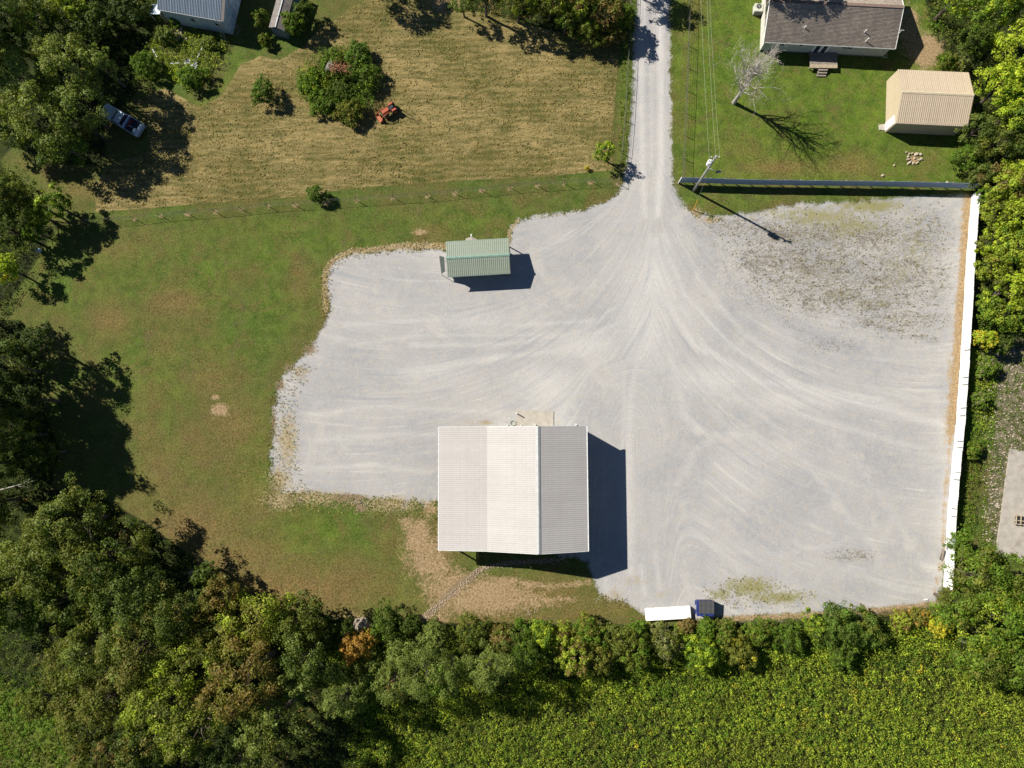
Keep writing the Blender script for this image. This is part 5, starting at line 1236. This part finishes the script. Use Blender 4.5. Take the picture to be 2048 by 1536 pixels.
 (2010, 1150, 52, 8.0, 'olive', 'green tree next to the concrete pad in the lower right group', T, {'pal2': 'bright', 'mixf': .5}),
 (1912, 1205, 48, 7.0, 'olive', 'green tree at the left of the lower right group, over the fence end', T, {'pal2': 'bright', 'mixf': .5}),
 (1975, 1235, 70, 9.0, 'bright', 'central tree of the big bright green group at the lower right', T, {'pal2': 'yolive', 'mixf': .35}),
 (2045, 1225, 52, 8.5, 'olive', 'green tree cut by the right edge in the lower right group', T, {'pal2': 'bright', 'mixf': .4}),
 (1960, 1300, 54, 7.5, 'olive', 'lower left tree of the big green group at the lower right', T, {'pal2': 'bright', 'mixf': .4}),
 (2030, 1315, 56, 8.0, 'bright', 'lowest tree of the big green group at the lower right', T, {'pal2': 'sage', 'mixf': .35}),
 (1910, 1085, 22, 2.6, 'bright', 'feathery bright green bush spilling over the white fence', S_H, {'leaf': .11}),
 (1930, 1110, 18, 2.8, 'bright', 'feathery green bush just above the lower right tree group', S_H, {'leaf': .11}),
 # --- right strip
 (1912, -4, 44, 7.5, 'lime', 'yellow green tree at the top edge right of the house', T, {'pal2': 'bright', 'mixf': .5}),
 (1985, 18, 52, 8.0, 'bright', 'green tree near the top right corner', T, {'pal2': 'lime', 'mixf': .3}),
 (2040, 20, 36, 8.0, 'dark', 'dark tree in the top right corner', T, {'pal2': 'sage', 'mixf': .3}),
 (1938, 88, 36, 6.0, 'dark', 'dark green tree in the shade between the house and the lime green trees', T, {'pal2': 'bright', 'mixf': .3}),
 (1890, 125, 20, 1.8, 'olive', 'low bush behind the tan shed, beside the bare soil', S_H, {'pal2': 'bright', 'mixf': .4}),
 (1922, 130, 18, 1.8, 'grey', 'greyish low bush behind the tan shed', S_H, {'pal2': 'olive', 'mixf': .5}),
 (2020, 115, 58, 8.0, 'lime', 'upper of the lime green trees right of the tan shed', T, {'pal2': 'yolive', 'mixf': .3}),
 (1995, 180, 46, 7.0, 'lime', 'lime green tree closest to the right end of the tan shed', T, {'pal2': 'bright', 'mixf': .25}),
 (2035, 220, 48, 7.5, 'lime', 'lime green tree at the right edge level with the tan shed', T, {'pal2': 'bright', 'mixf': .3}),
 (1950, 262, 34, 4.5, 'dark', 'grey green small tree overlapping the lower corner of the tan shed', T, {'pal2': 'sage', 'mixf': .45, 'leaf': .14}),
 (1998, 285, 42, 5.0, 'olive', 'dark olive tree below the lime green trees', T, {'pal2': 'dark', 'mixf': .4}),
 (2036, 300, 34, 5.0, 'dark', 'dark tree at the right edge below the lime green trees', T, {}),
 (1930, 318, 28, 3.2, 'bright', 'bright green bush above the right end of the blue fence', S_H, {'leaf': .14}),
 (1955, 352, 28, 3.2, 'dark', 'grey green bush hanging over the corner where the two metal fences meet', S_H, {'pal2': 'sage', 'mixf': .5, 'leaf': .12}),
 (2005, 372, 42, 5.5, 'yolive', 'yellow olive tree right of the corner of the two metal fences', T, {'pal2': 'brown', 'mixf': .15}),
 (2040, 350, 30, 5.5, 'lime', 'yellow green tree at the right edge above the yellow olive row', T, {}),
 (1985, 425, 34, 4.8, 'yolive', 'second yellow olive tree down the white fence', T, {'pal2': 'olive', 'mixf': .25}),
 (2030, 432, 40, 5.5, 'yolive', 'yellow olive tree behind the second one of the fence row', T, {'pal2': 'lime', 'mixf': .3}),
 (1978, 482, 30, 4.5, 'lime', 'third yellow green tree down the white fence', T, {'pal2': 'olive', 'mixf': .3}),
 (2022, 505, 42, 5.5, 'yolive', 'large yellow olive tree behind the third and fourth of the fence row', T, {'pal2': 'bright', 'mixf': .2}),
 (1975, 540, 30, 4.2, 'yolive', 'fourth yellow olive tree down the white fence', T, {'pal2': 'gold', 'mixf': .25}),
 (2005, 585, 42, 5.0, 'lime', 'fifth yellow green tree down the white fence', T, {'pal2': 'olive', 'mixf': .3}),
 (2042, 590, 36, 5.0, 'olive', 'olive tree at the right edge behind the lower fence row', T, {'pal2': 'yolive', 'mixf': .4}),
 (1972, 612, 24, 3.4, 'bright', 'dark leaved shrub leaning on the white fence below the yellow olive row', S_H, {'pal2': 'yolive', 'mixf': .3}),
 (2010, 635, 34, 4.5, 'yolive', 'lowest tree of the yellow olive row', T, {'pal2': 'bright', 'mixf': .3}),
 (1966, 680, 22, 2.8, 'lime', 'round yellow shrub at the white fence, lowest of the row', S_H, {'pal2': 'yellow', 'mixf': .25}),
 (2000, 688, 22, 2.4, 'dark', 'dark shrub right of the round yellow one at the white fence', S_H, {}),
 (1968, 395, 20, 3.0, 'bright', 'green shrub just below the corner of the two metal fences', S_H, {'pal2': 'brown', 'mixf': .15}),
 (1975, 735, 22, 1.6, 'bright', 'low green bush behind the white fence, highest of three', S_H, {'pal2': 'grey', 'mixf': .2}),
 (1958, 800, 18, 1.5, 'grey', 'low greyish bush behind the white fence, middle of three', S_H, {'pal2': 'bright', 'mixf': .5}),
 (1945, 900, 18, 1.4, 'bright', 'low green bush behind the white fence, lowest of three', S_H, {'pal2': 'olive', 'mixf': .5}),
 # --- top centre
 (925, 12, 26, 4.0, 'sage', 'grey green small tree at the top edge, leftmost of the top centre group', T, {}),
 (968, -8, 30, 6.5, 'deep', 'dark tree at the top edge in the top centre group', T, {}),
 (1035, 8, 36, 6.5, 'yolive', 'yellow green tree at the top edge in the middle of the top centre group', T, {'pal2': 'olive', 'mixf': .5}),
 (1100, 2, 40, 6.5, 'olive', 'olive tree at the top edge right of the middle one', T, {'pal2': 'yolive', 'mixf': .3}),
 (1130, 45, 26, 4.5, 'olive', 'olive small tree hanging low over the hay field', T, {'pal2': 'bright', 'mixf': .4}),
 (1165, 12, 36, 6.0, 'yolive', 'yellow olive tree near the bare twigs at the top edge', T, {'pal2': 'brown', 'mixf': .3}),
 (1215, 30, 34, 5.0, 'mixed', 'brownish tree left of the gravel lane at the top edge', T, {'pal2': 'brown', 'mixf': .4}),
 (1250, 40, 20, 3.5, 'bright', 'green shrub pressed against the fence of the gravel lane', S_H, {}),
 (1180, 70, 28, 3.4, 'olive', 'olive shrub lowest in the top centre group', S_H, {'pal2': 'bright', 'mixf': .3}),
 (1225, 74, 22, 2.6, 'brown', 'brown green shrub at the lower end of the top centre group', S_H, {'pal2': 'olive', 'mixf': .5}),
 # --- field bushes
 (528, 186, 26, 2.4, 'cedar', 'feathery round green bush alone on the hay field', S_H, {'leaf': .10, 'dens': 1.1, 'rcf': .16, 'ncf': 6}),
 (634, 389, 19, 2.0, 'cedar', 'small dark green bush on the wire fence of the hay field', S_H, {'leaf': .10, 'dens': 1.1, 'rcf': .2, 'ncf': 6}),
 (1210, 305, 22, 3.6, 'lime', 'thin yellow green sapling beside the gravel lane', T, {'dens': .8, 'pal2': 'bright', 'mixf': .4, 'leaf': .15}),
 (1174, 337, 4, .6, 'yellow', 'tiny yellow weed on the hay field left of the sapling', S_H, {'leaf': .08}),
 (622, 170, 30, 1.5, 'bright', 'bright green bush at the left end of the overgrown brush heap', S_H, {'pal2': 'lime', 'mixf': .12, 'leaf': .15}),
 (665, 128, 28, 1.5, 'bright', 'bright green bush above the dead brown branches', S_H, {'leaf': .15}),
 (716, 112, 28, 1.6, 'cedar', 'green bush at the top of the overgrown brush heap', S_H, {'leaf': .15}),
 (732, 158, 30, 1.8, 'bright', 'green bush at the right end of the overgrown brush heap', S_H, {'pal2': 'dark', 'mixf': .35, 'leaf': .15}),
 (650, 208, 30, 1.4, 'bright', 'green bush at the lower left of the overgrown brush heap', S_H, {'pal2': 'dark', 'mixf': .3, 'leaf': .15}),
 (700, 226, 30, 1.6, 'olive', 'green bush with a few orange leaves at the bottom of the brush heap', S_H, {'pal2': 'gold', 'mixf': .15, 'leaf': .15}),
 (692, 180, 26, 1.3, 'dark', 'dark leaved bush in the middle of the brush heap', S_H, {'leaf': .15}),
 (590, 52, 26, 3.0, 'bright', 'green bush covering the right side of the narrow grey shed', S_H, {'pal2': 'olive', 'mixf': .3}),
 (610, 30, 24, 3.0, 'dark', 'dark bush right of the narrow grey shed at the top edge', S_H, {}),
 (524, 40, 17, 2.4, 'olive', 'thin olive bush left of the narrow grey shed', S_H, {'pal2': 'bright', 'mixf': .3}),
 (530, 82, 14, 1.2, 'olive', 'low weedy bush in front of the narrow grey shed', S_H, {'pal2': 'bright', 'mixf': .3}),
 (386, 158, 28, 1.8, 'bright', 'green bush below the scrap pile', S_H, {'leaf': .13}),
 (292, 132, 28, 2.2, 'bright', 'green bush left of the scrap pile at the edge of the dark wood', S_H, {'leaf': .13, 'pal2': 'dark'}),
 (330, 72, 20, 1.6, 'sage', 'pale green bush left of the broken concrete heap', S_H, {'leaf': .13}),
 (352, 45, 12, 1.4, 'bright', 'small green bush against the wall of the blue building', S_H, {'leaf': .13}),
 (420, 88, 18, 1.0, 'sage', 'low olive bush between the ladder and the broken concrete', S_H, {'leaf': .13, 'pal2': 'yolive'}),
]
LKF = LK
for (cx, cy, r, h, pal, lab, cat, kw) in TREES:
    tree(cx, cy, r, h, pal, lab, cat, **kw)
# tall trees standing just outside the picture whose shadows reach into it
OUT = [(-170, 690, 80, 13), (-145, 800, 85, 14), (-180, 890, 80, 14), (-85, 930, 70, 11), (-110, 620, 55, 9), (-200, 760, 80, 15), (-60, 1010, 60, 10.5), (-130, 330, 50, 6), (-110, 190, 60, 10),
       (-70, 80, 70, 13), (50, -60, 50, 6.5), (150, -60, 50, 5.0), (-150, -30, 80, 14), (-60, 1180, 60, 10)]
_src = [crown_mesh(3.6, 11.2, 5.9, p, s, .27, 1.0, q, .3, ncf=4.2) for p, s, q in (('olive', 5, 'dark'), ('dark', 6, 'olive'))]
_me = [np_mesh('crown', v, f, M_LEAF, {'tint': c}) for v, f, c, k in _src]
_tm = [trunk_mesh(3.6, 8, 5.0, k, 3).mesh('trunk', M_BARK) for v, f, c, k in _src]
for i, (cx, cy, r, h) in enumerate(OUT):
    g = G(cx, cy, h * .7); o = thing('tree', 'tall tree just beyond the left or top left edge of the picture', 'tree', (g.x, g.y, 0), i * 1.3, 'tall trees beyond the left and top left edges')
    s = h / 11.2; o.scale = (r / 17.06 / 3.6 * .93, r / 17.06 / 3.6 * .93, s)
    link('crown', _me[i % 2], o); link('trunk', _tm[i % 2], o)
OUT2 = [(0, 0, 58, 9.5, 'tall tree beyond the top edge that shades the ridge of the brown roofed house'), (1265, -75, 40, 7, 'tree beyond the top edge that shades the gravel lane'), (1700, -190, 55, 9, 'tall tree beyond the top edge behind the brown roofed house'),
        (1000, -90, 50, 8, 'tree beyond the top edge above the hay field'), (1120, -80, 50, 8, 'tree beyond the top edge left of the gravel lane'), (700, -120, 60, 9, 'tree beyond the top edge right of the narrow grey shed'), (2130, 500, 50, 7, 'tree beyond the right edge behind the yellow olive row'), (2120, 1250, 60, 9, 'tree beyond the right edge behind the lower right group'), (2130, 120, 60, 9, 'tree beyond the right edge behind the lime green trees')]
for i, (cx, cy, r, h, lb) in enumerate(OUT2):
    g = G(cx, cy, h * .7) if cx else G(1650, 2, 3.7) + Vector((-5.8, 3.3, 0)); o = thing('tree', lb, 'tree', (g.x, g.y, 0), i * 1.9)
    o.scale = (r / 17.06 / 3.6 * .93, r / 17.06 / 3.6 * .93, h / 11.2)
    link('crown', _me[i % 2], o); link('trunk', _tm[i % 2], o)

# ------------------------------------------------------------------ bare trees
def bare(name, label, loc, h, spread, seed, limbs=11, depth=4, r0=.24, up_=1.0, rot=0, twigs=3, thin=.012):
    rr = random.Random(seed); o = thing(name, label, 'tree', loc)
    tk = MB(); top = Vector((spread * .12, 0, h * .55)); tk.tube([(0, 0, -.2), (.03, .02, h * .12), (.1, .05, h * .3), top, top * 1.5], [r0 * 1.5, r0, r0 * .75, r0 * .45, r0 * .15], 9); tk.build('trunk', M_BARE, o)
    def grow(m, p, d, L, r, lv):
        pts = [p]; q = Vector(p); dd = Vector(d)
        n = 4
        for i in range(n):
            dd = (dd + Vector((rr.gauss(0, .22), rr.gauss(0, .22), rr.gauss(.06, .14)))).normalized(); q = q + dd * L / n; pts.append(Vector(q))
        m.tube(pts, [max(.007, r * (1 - .75 * i / n)) for i in range(n + 1)], 5 if lv < 2 else 3, cap=False)
        if lv < depth:
            for k in range(twigs):
                i = rr.randint(1, n); nd = (dd + Vector((rr.gauss(0, .75), rr.gauss(0, .75), rr.gauss(.1, .4)))).normalized()
                grow(m, pts[i], nd, L * rr.uniform(.45, .72), max(thin, r * .42), lv + 1)
    for k in range(limbs):
        m = MB(); a = k * 2.4 + rr.uniform(-.3, .3); z = h * (.16 + .46 * k / limbs)
        b = Vector((z / h * spread * .25, 0, z))
        el = rr.uniform(.5, 1.1) * up_
        grow(m, b, (math.cos(a) * math.cos(el), math.sin(a) * math.cos(el), math.sin(el)), (h - z) * rr.uniform(.34, .52), r0 * .42, 1)
        m.build('branch', M_BARE, o)
    return o
bare('dead_tree', 'tall leafless grey tree standing on the bright green garden lawn', G(1468, 205), 12.2, 1.0, 21, 26, 4, .19, 1.42)
bare('dead_tree', 'small bleached leafless tree in the hedge below the white container', G(1318, 1258), 2.8, 1.2, 8, 9, 3, .07, .55)
bare('dead_tree', 'thin leafless tree among the green crowns at the top centre edge', G(1195, 30), 6.4, 1.0, 31, 7, 3, .08, .9)
bare('dead_tree', 'thin dead stems in the yellowish part of the hedge', G(1160, 1288), 4.4, .8, 14, 7, 3, .05, .8)
bare('dead_tree', 'small grey leafless tree beside the shaded lawn left of the rust tipped tree', G(404, 1138), 4.0, .8, 17, 7, 3, .06, .8)
db = MB(); db.tube([G(-20, 985, 1.0), G(30, 972, 1.2), G(66, 962, 1.0)], [.10, .07, .03], 6); db.tube([G(30, 972, 1.2), G(60, 975, 1.0)], [.04, .015], 5); db.tube([G(45, 969, 1.15), G(70, 950, 1.2)], [.04, .015], 5)
tag(db.build('fallen_branch', M_BARE), 'long bare grey branch poking out of the shade at the left edge', 'branch')
# dead brush on top of the overgrown heap
m = MB(); rr = random.Random(3)
for i in range(90):
    a = rr.gauss(.1, .6); p = Vector((rr.uniform(-.95, .95), rr.uniform(-.45, .45), rr.uniform(.1, .6))); q = p + Vector((math.cos(a), math.sin(a), rr.uniform(-.2, .3))) * rr.uniform(.4, 1.1); m.tube([p, p.lerp(q, .5) + Vector((0, 0, .06)), q], [.03, .022, .008], 4, cap=False)
tag(m.build('dead_branches', simple('red_brown_dead_twigs', (.30, .13, .065), .9, var=.4, sc=4), loc=G(676, 139, 2.2)), 'reddish brown dead branches lying on top of the green brush heap', 'branches')
m = MB()
for i in range(50):
    a = rr.gauss(.2, .9); p = Vector((rr.uniform(-.4, .4), rr.uniform(-.28, .28), rr.uniform(.1, .6))); q = p + Vector((math.cos(a), math.sin(a), rr.uniform(-.2, .3))) * rr.uniform(.2, .55); m.tube([p, q], [.03, .01], 4, cap=False)
tag(m.build('dead_branches', M_BARE, loc=G(660, 135, 2.3)), 'bleached grey twigs at the left end of the dead brown branches', 'branches')

# ------------------------------------------------------------------ uncountable plants
def inside(poly, n, rng):
    P = np.array(poly, float); x0, y0 = P.min(0); x1, y1 = P.max(0)
    x = rng.uniform(x0, x1, n); y = rng.uniform(y0, y1, n)
    return x, y
def PXinv(px, py):
    d = np.stack([px - 1024.0, 768.0 - py, np.full_like(px, -FPX)], -1) @ ROT.T
    t = -CAM_H / d[..., 2]
    return d[..., 0] * t, d[..., 1] * t
def plants(name, poly, dens, h, size, leaves, pals, label, seed, avoid=None, leaf=.13, patch=.25, soft_px=0, mat=None, wfun=None):
    """dens = plants per square metre inside the surveyed outline"""
    global LEAFCOUNT
    rng = np.random.default_rng(seed); P = np.array(poly, float)
    area = (P[:, 0].max() - P[:, 0].min()) * (P[:, 1].max() - P[:, 1].min()) / 291.0
    n = int(area * dens); x, y = inside(poly, n, rng)
    s = sdf(poly, x, y); keep = s > rng.normal(0, soft_px + .01, n)
    if avoid is not None: keep &= sdf(avoid, x, y) < 0
    if wfun is not None: keep &= rng.random(n) < wfun(x, y)
    x, y = x[keep], y[keep]; n = len(x); X, Y = PXinv(x, y)
    hz = h * (.35 + .9 * fbm(X * .35, Y * .35, seed + 3)) * rng.uniform(.6, 1.25, n)
    ci = np.repeat(np.arange(n), leaves); m = len(ci)
    a = rng.uniform(0, 6.28, m); r = size * rng.uniform(.1, 1, m) ** .6
    z = hz[ci] * rng.uniform(.25, 1.0, m) * (1 - .25 * r / size)
    Pp = np.stack([X[ci] + np.cos(a) * r, Y[ci] + np.sin(a) * r, z], -1)
    N_ = np.stack([np.cos(a) * .7, np.sin(a) * .7, np.full(m, .9)], -1) + rng.normal(size=(m, 3)) * .45
    L = leaf * rng.uniform(.6, 1.6, m)
    V = quads(Pp, N_, L, L * rng.uniform(.35, .6, m), rng)
    f = fbm(X * patch, Y * patch, seed + 9, 4); f = (f - f.min()) / (np.ptp(f) + 1e-9) + rng.normal(0, .12, n)
    k = np.clip((f * len(pals) * 1.0).astype(int), 0, len(pals) - 1)[ci]
    kk = np.clip(rng.beta(2, 2, n)[ci] * .5 + rng.uniform(0, .5, m), 0, 1)
    col = np.zeros((m, 3))
    for i, pn in enumerate(pals):
        q = k == i
        if q.any(): col[q] = tint(int(q.sum()), pn, rng, kk[q]) * 1.18
    LEAFCOUNT += m
    print(name, m)
    me = np_mesh(name, V, np.arange(4 * m).reshape(-1, 4), mat or M_HERB, {'tint': np.concatenate([np.repeat(col, 4, 0), np.ones((4 * m, 1))], 1)})
    o = link(name, me); o['kind'] = 'stuff'; o['label'] = label
    return o
WF = [(700, 1440), (880, 1430), (1040, 1390), (1200, 1350), (1300, 1320), (1460, 1310), (1560, 1290), (1750, 1262), (1880, 1262), (1960, 1330), (2160, 1360), (2160, 1640), (760, 1640), (700, 1560)]
plants('weed_field', WF, 14.5, 1.0, .27, 12, ['olive', 'yolive', 'bright', 'yolive', 'olive', 'bright', 'olive', 'yolive'], 'dense field of tall green and yellowish weeds filling the lower right', 101, leaf=.15, patch=.10, soft_px=14)
plants('yellow_weeds', WF, .5, 1.6, .30, 16, ['lime', 'yolive', 'lime', 'yellow'], 'scattered taller yellow green weeds in the lower right field', 102, leaf=.16, patch=.3, soft_px=4, wfun=lambda x, y: np.clip((x - 1000) / 700, .05, 1))
plants('hedge_undergrowth', [(640, 1260), (860, 1262), (1100, 1262), (1290, 1250), (1500, 1256), (1880, 1236), (1900, 1300), (1300, 1345), (1180, 1390), (900, 1430), (700, 1440)], 13.0, 2.3, .36, 11, ['bright', 'olive', 'bright', 'lime', 'yolive', 'olive'], 'tangled undergrowth between the shrubs of the hedge', 103, leaf=.15, patch=.3, soft_px=6)
plants('green_weeds', [(1220, 1340), (1330, 1340), (1480, 1350), (1420, 1420), (1280, 1410), (1200, 1385)], 5.0, 1.3, .3, 12, ['bright', 'bright', 'lime'], 'patch of brighter green weeds below the hedge shrubs', 104, leaf=.16, soft_px=14)
plants('meadow_grass', [(-150, 1340), (60, 1370), (120, 1430), (170, 1540), (200, 1680), (-150, 1680)], 12, .6, .24, 9, ['olive', 'bright', 'bright', 'olive'], 'tall rough green grass of the meadow in the lower left corner', 105, leaf=.17, soft_px=14)
plants('wood_undergrowth', [(-100, 980), (200, 1000), (460, 1180), (640, 1250), (700, 1420), (720, 1640), (200, 1640), (100, 1400), (-100, 1330)], 4.2, .9, .3, 9, ['deep', 'dark', 'olive', 'brown'], 'low undergrowth on the floor of the lower left wood', 106, leaf=.18, soft_px=10)
plants('wood_undergrowth', [(-150, -120), (310, -120), (325, 50), (285, 100), (262, 150), (215, 120), (120, 110), (-150, 130)], 5, .9, .3, 9, ['deep', 'dark', 'olive'], 'low undergrowth on the floor of the dark wood at the top left', 107, leaf=.18, soft_px=10)
plants('wood_undergrowth', [(-150, 330), (30, 330), (60, 400), (90, 450), (50, 520), (10, 600), (-20, 700), (60, 780), (110, 900), (80, 980), (-150, 1000)], 7, 2.2, .4, 10, ['deep', 'dark', 'olive'], 'low undergrowth under the trees along the left edge', 108, leaf=.18, soft_px=8)
plants('tall_weeds', [(322, 60), (345, 52), (460, 84), (448, 120), (415, 165), (380, 182), (352, 160), (330, 150), (272, 165), (268, 120), (300, 90)], 16, .8, .24, 10, ['lime', 'sage', 'yolive', 'sage', 'bright'], 'tall pale weeds round the scrap and broken concrete below the blue building', 109, leaf=.15, soft_px=5)
plants('fence_weeds', [(1944, 700), (1990, 705), (1985, 800), (1965, 900), (1950, 1000), (1935, 1080), (1900, 1100), (1908, 1010), (1922, 900), (1932, 800)], 18, .75, .22, 10, ['olive', 'bright', 'bright', 'yolive'], 'strip of green weeds behind the white metal fence', 110, leaf=.13, soft_px=5)
plants('rubble_weeds', [(1975, 720), (2120, 700), (2120, 900), (2010, 900), (1990, 1110), (1950, 1100), (1970, 960), (1985, 820)], 8, .4, .22, 8, ['olive', 'bright', 'sage', 'bright'], 'thin weeds scattered over the stony ground beyond the white fence', 111, leaf=.11, soft_px=5)
plants('fence_undergrowth', [(1952, 120), (2120, 100), (2120, 690), (1955, 690), (1958, 500), (1962, 400), (1905, 350), (1905, 290), (1950, 250), (1965, 180)], 4.5, 1.0, .28, 9, ['dark', 'olive', 'bright'], 'undergrowth beneath the trees along the right edge', 112, leaf=.16, soft_px=5)
plants('wood_undergrowth', [(1830, -60), (1990, -60), (1990, 100), (1900, 110), (1860, 70)], 7, 1.6, .34, 10, ['dark', 'olive', 'bright'], 'low undergrowth in the shade right of the house', 113, leaf=.16, soft_px=5)
plants('wood_undergrowth', [(915, -60), (1262, -60), (1260, 95), (1180, 95), (1090, 55), (960, 30)], 5, .7, .28, 9, ['olive', 'dark', 'brown', 'bright'], 'low undergrowth below the trees at the top centre edge', 114, leaf=.16, soft_px=5)
plants('lane_grass', [(1241, 60), (1264, 60), (1258, 250), (1246, 350), (1236, 350), (1240, 200)], 10, .25, .2, 6, ['bright', 'olive'], 'strip of longer green grass between hay field and gravel lane', 115, leaf=.11, soft_px=3)
plants('bramble', [(598, 150), (640, 110), (690, 96), (735, 105), (762, 150), (750, 205), (720, 245), (680, 240), (620, 215), (595, 190)], 22, 1.7, .28, 10, ['bright', 'bright', 'dark', 'bright', 'lime'], 'low bramble leaves filling the overgrown brush heap', 116, leaf=.14, patch=.6, soft_px=4)
# short ragged grass tufts so lawn, stubble and yard edges are not flat
def shortgrass(name, poly, dens, h, pals, label, seed, leaf=.09, wfun=None, leaves=5, size=.10):
    return plants(name, poly, dens, h, size, leaves, pals, label, seed, leaf=leaf, patch=.5, soft_px=2, wfun=wfun)
PAL['hay'] = ((.17, .13, .06), (.36, .28, .15)); PAL['lawn'] = ((.055, .085, .02), (.12, .16, .045)); PAL['lawnb'] = ((.05, .10, .015), (.13, .20, .04)); PAL['straw'] = ((.22, .15, .06), (.48, .37, .2)); PAL['dryolive'] = ((.10, .10, .045), (.2, .18, .09))
shortgrass('cut_hay', HAY[:8] + [(400, 215), (560, 120), (700, 20), (770, -30), (1236, -30)] + HAY[18:], 6, .05, ['hay', 'dryolive', 'hay', 'hay', 'hay'], 'loose tufts of cut hay and stubble over the field', 201, leaf=.13, leaves=4)
shortgrass('gravel_edge_weeds', [(640, 640), (640, 530), (700, 490), (890, 480), (890, 500), (700, 515), (665, 545), (664, 620)], 14, .22, ['straw', 'hay', 'straw'], 'dead straw coloured weeds along the upper left gravel edge', 203)
shortgrass('gravel_edge_weeds', [(528, 1010), (540, 800), (560, 760), (620, 720), (630, 745), (590, 800), (600, 960), (640, 990), (880, 1000), (880, 1040), (560, 1020)], 9, .22, ['straw', 'lawnb', 'hay', 'lawnb', 'straw'], 'patchy dead and green weeds along the lower left gravel edge', 204)
shortgrass('yard_weeds', [(1420, 440), (1530, 425), (1700, 412), (1900, 400), (1900, 640), (1850, 690), (1600, 640), (1500, 560)], 1.2, .06, ['hay', 'dryolive', 'hay'], 'thin low weeds growing through the upper right gravel', 205, leaf=.10)
shortgrass('yard_weeds', [(1400, 1170), (1500, 1150), (1640, 1185), (1600, 1212), (1400, 1222)], 5, .05, ['dryolive', 'hay'], 'mossy low weeds in the gravel beside the blue dumpster', 206, leaf=.10)
# stones in the drainage channel and along the gravel edge
V = []; F = []; rng = np.random.default_rng(77)
def scatter_rock(px, py, spread, n, s0, s1):
    for i in range(n):
        q = G(px + rng.normal(0, spread), py + rng.normal(0, spread * .6)); s = rng.uniform(s0, s1); k = len(V); a = rng.uniform(0, 3)
        R2 = [(math.cos(a + j * 1.2566) * s * rng.uniform(.7, 1.2), math.sin(a + j * 1.2566) * s * rng.uniform(.6, 1.0)) for j in range(5)]
        V.extend([(q.x + u, q.y + v, -.05) for u, v in R2]); V.extend([(q.x + u * .8, q.y + v * .8, s * .55) for u, v in R2]); V.append((q.x, q.y, s * .75))
        for j in range(5):
            F.append((k + j, k + (j + 1) % 5, k + 5 + (j + 1) % 5, k + 5 + j)); F.append((k + 5 + j, k + 5 + (j + 1) % 5, k + 10))
for t_ in np.linspace(0, 1, 60): scatter_rock(838 + 122 * t_, 1246 - 106 * t_, 4.5, 5, .03, .09)
for t_ in np.linspace(0, 1, 60): scatter_rock(960 + 170 * t_, 1140 - 20 * t_ ** .5, 5.5, 5, .03, .09)
for p, sp, n in (((600, 1002), 6, 30), ((720, 1008), 14, 90), ((560, 770), 8, 70), ((590, 735), 8, 50), ((625, 690), 8, 40), ((1060, 1226), 6, 40), ((545, 860), 10, 60), ((1215, 1195), 14, 60)): scatter_rock(p[0], p[1], sp, n // 2, .03, .07)
me = bpy.data.meshes.new('channel_stones'); me.from_pydata(V, [], F); me.update(); me.materials.append(M_STONE)
o = link('channel_stones', me); o['kind'] = 'stuff'; o['label'] = 'loose pale stones in the drainage channel and along the gravel edges'
V = []; F = []
for i in range(900):
    px, py = rng.uniform(1965, 2060), rng.uniform(690, 1110)
    scatter_rock(px, py, 1, 1, .04, .13)
me = bpy.data.meshes.new('rubble_stones'); me.from_pydata(V, [], F); me.update(); me.materials.append(M_STONE)
o = link('rubble_stones', me); o['kind'] = 'stuff'; o['label'] = 'small pale stones strewn over the ground beyond the white fence'
print('LEAVES', LEAFCOUNT)
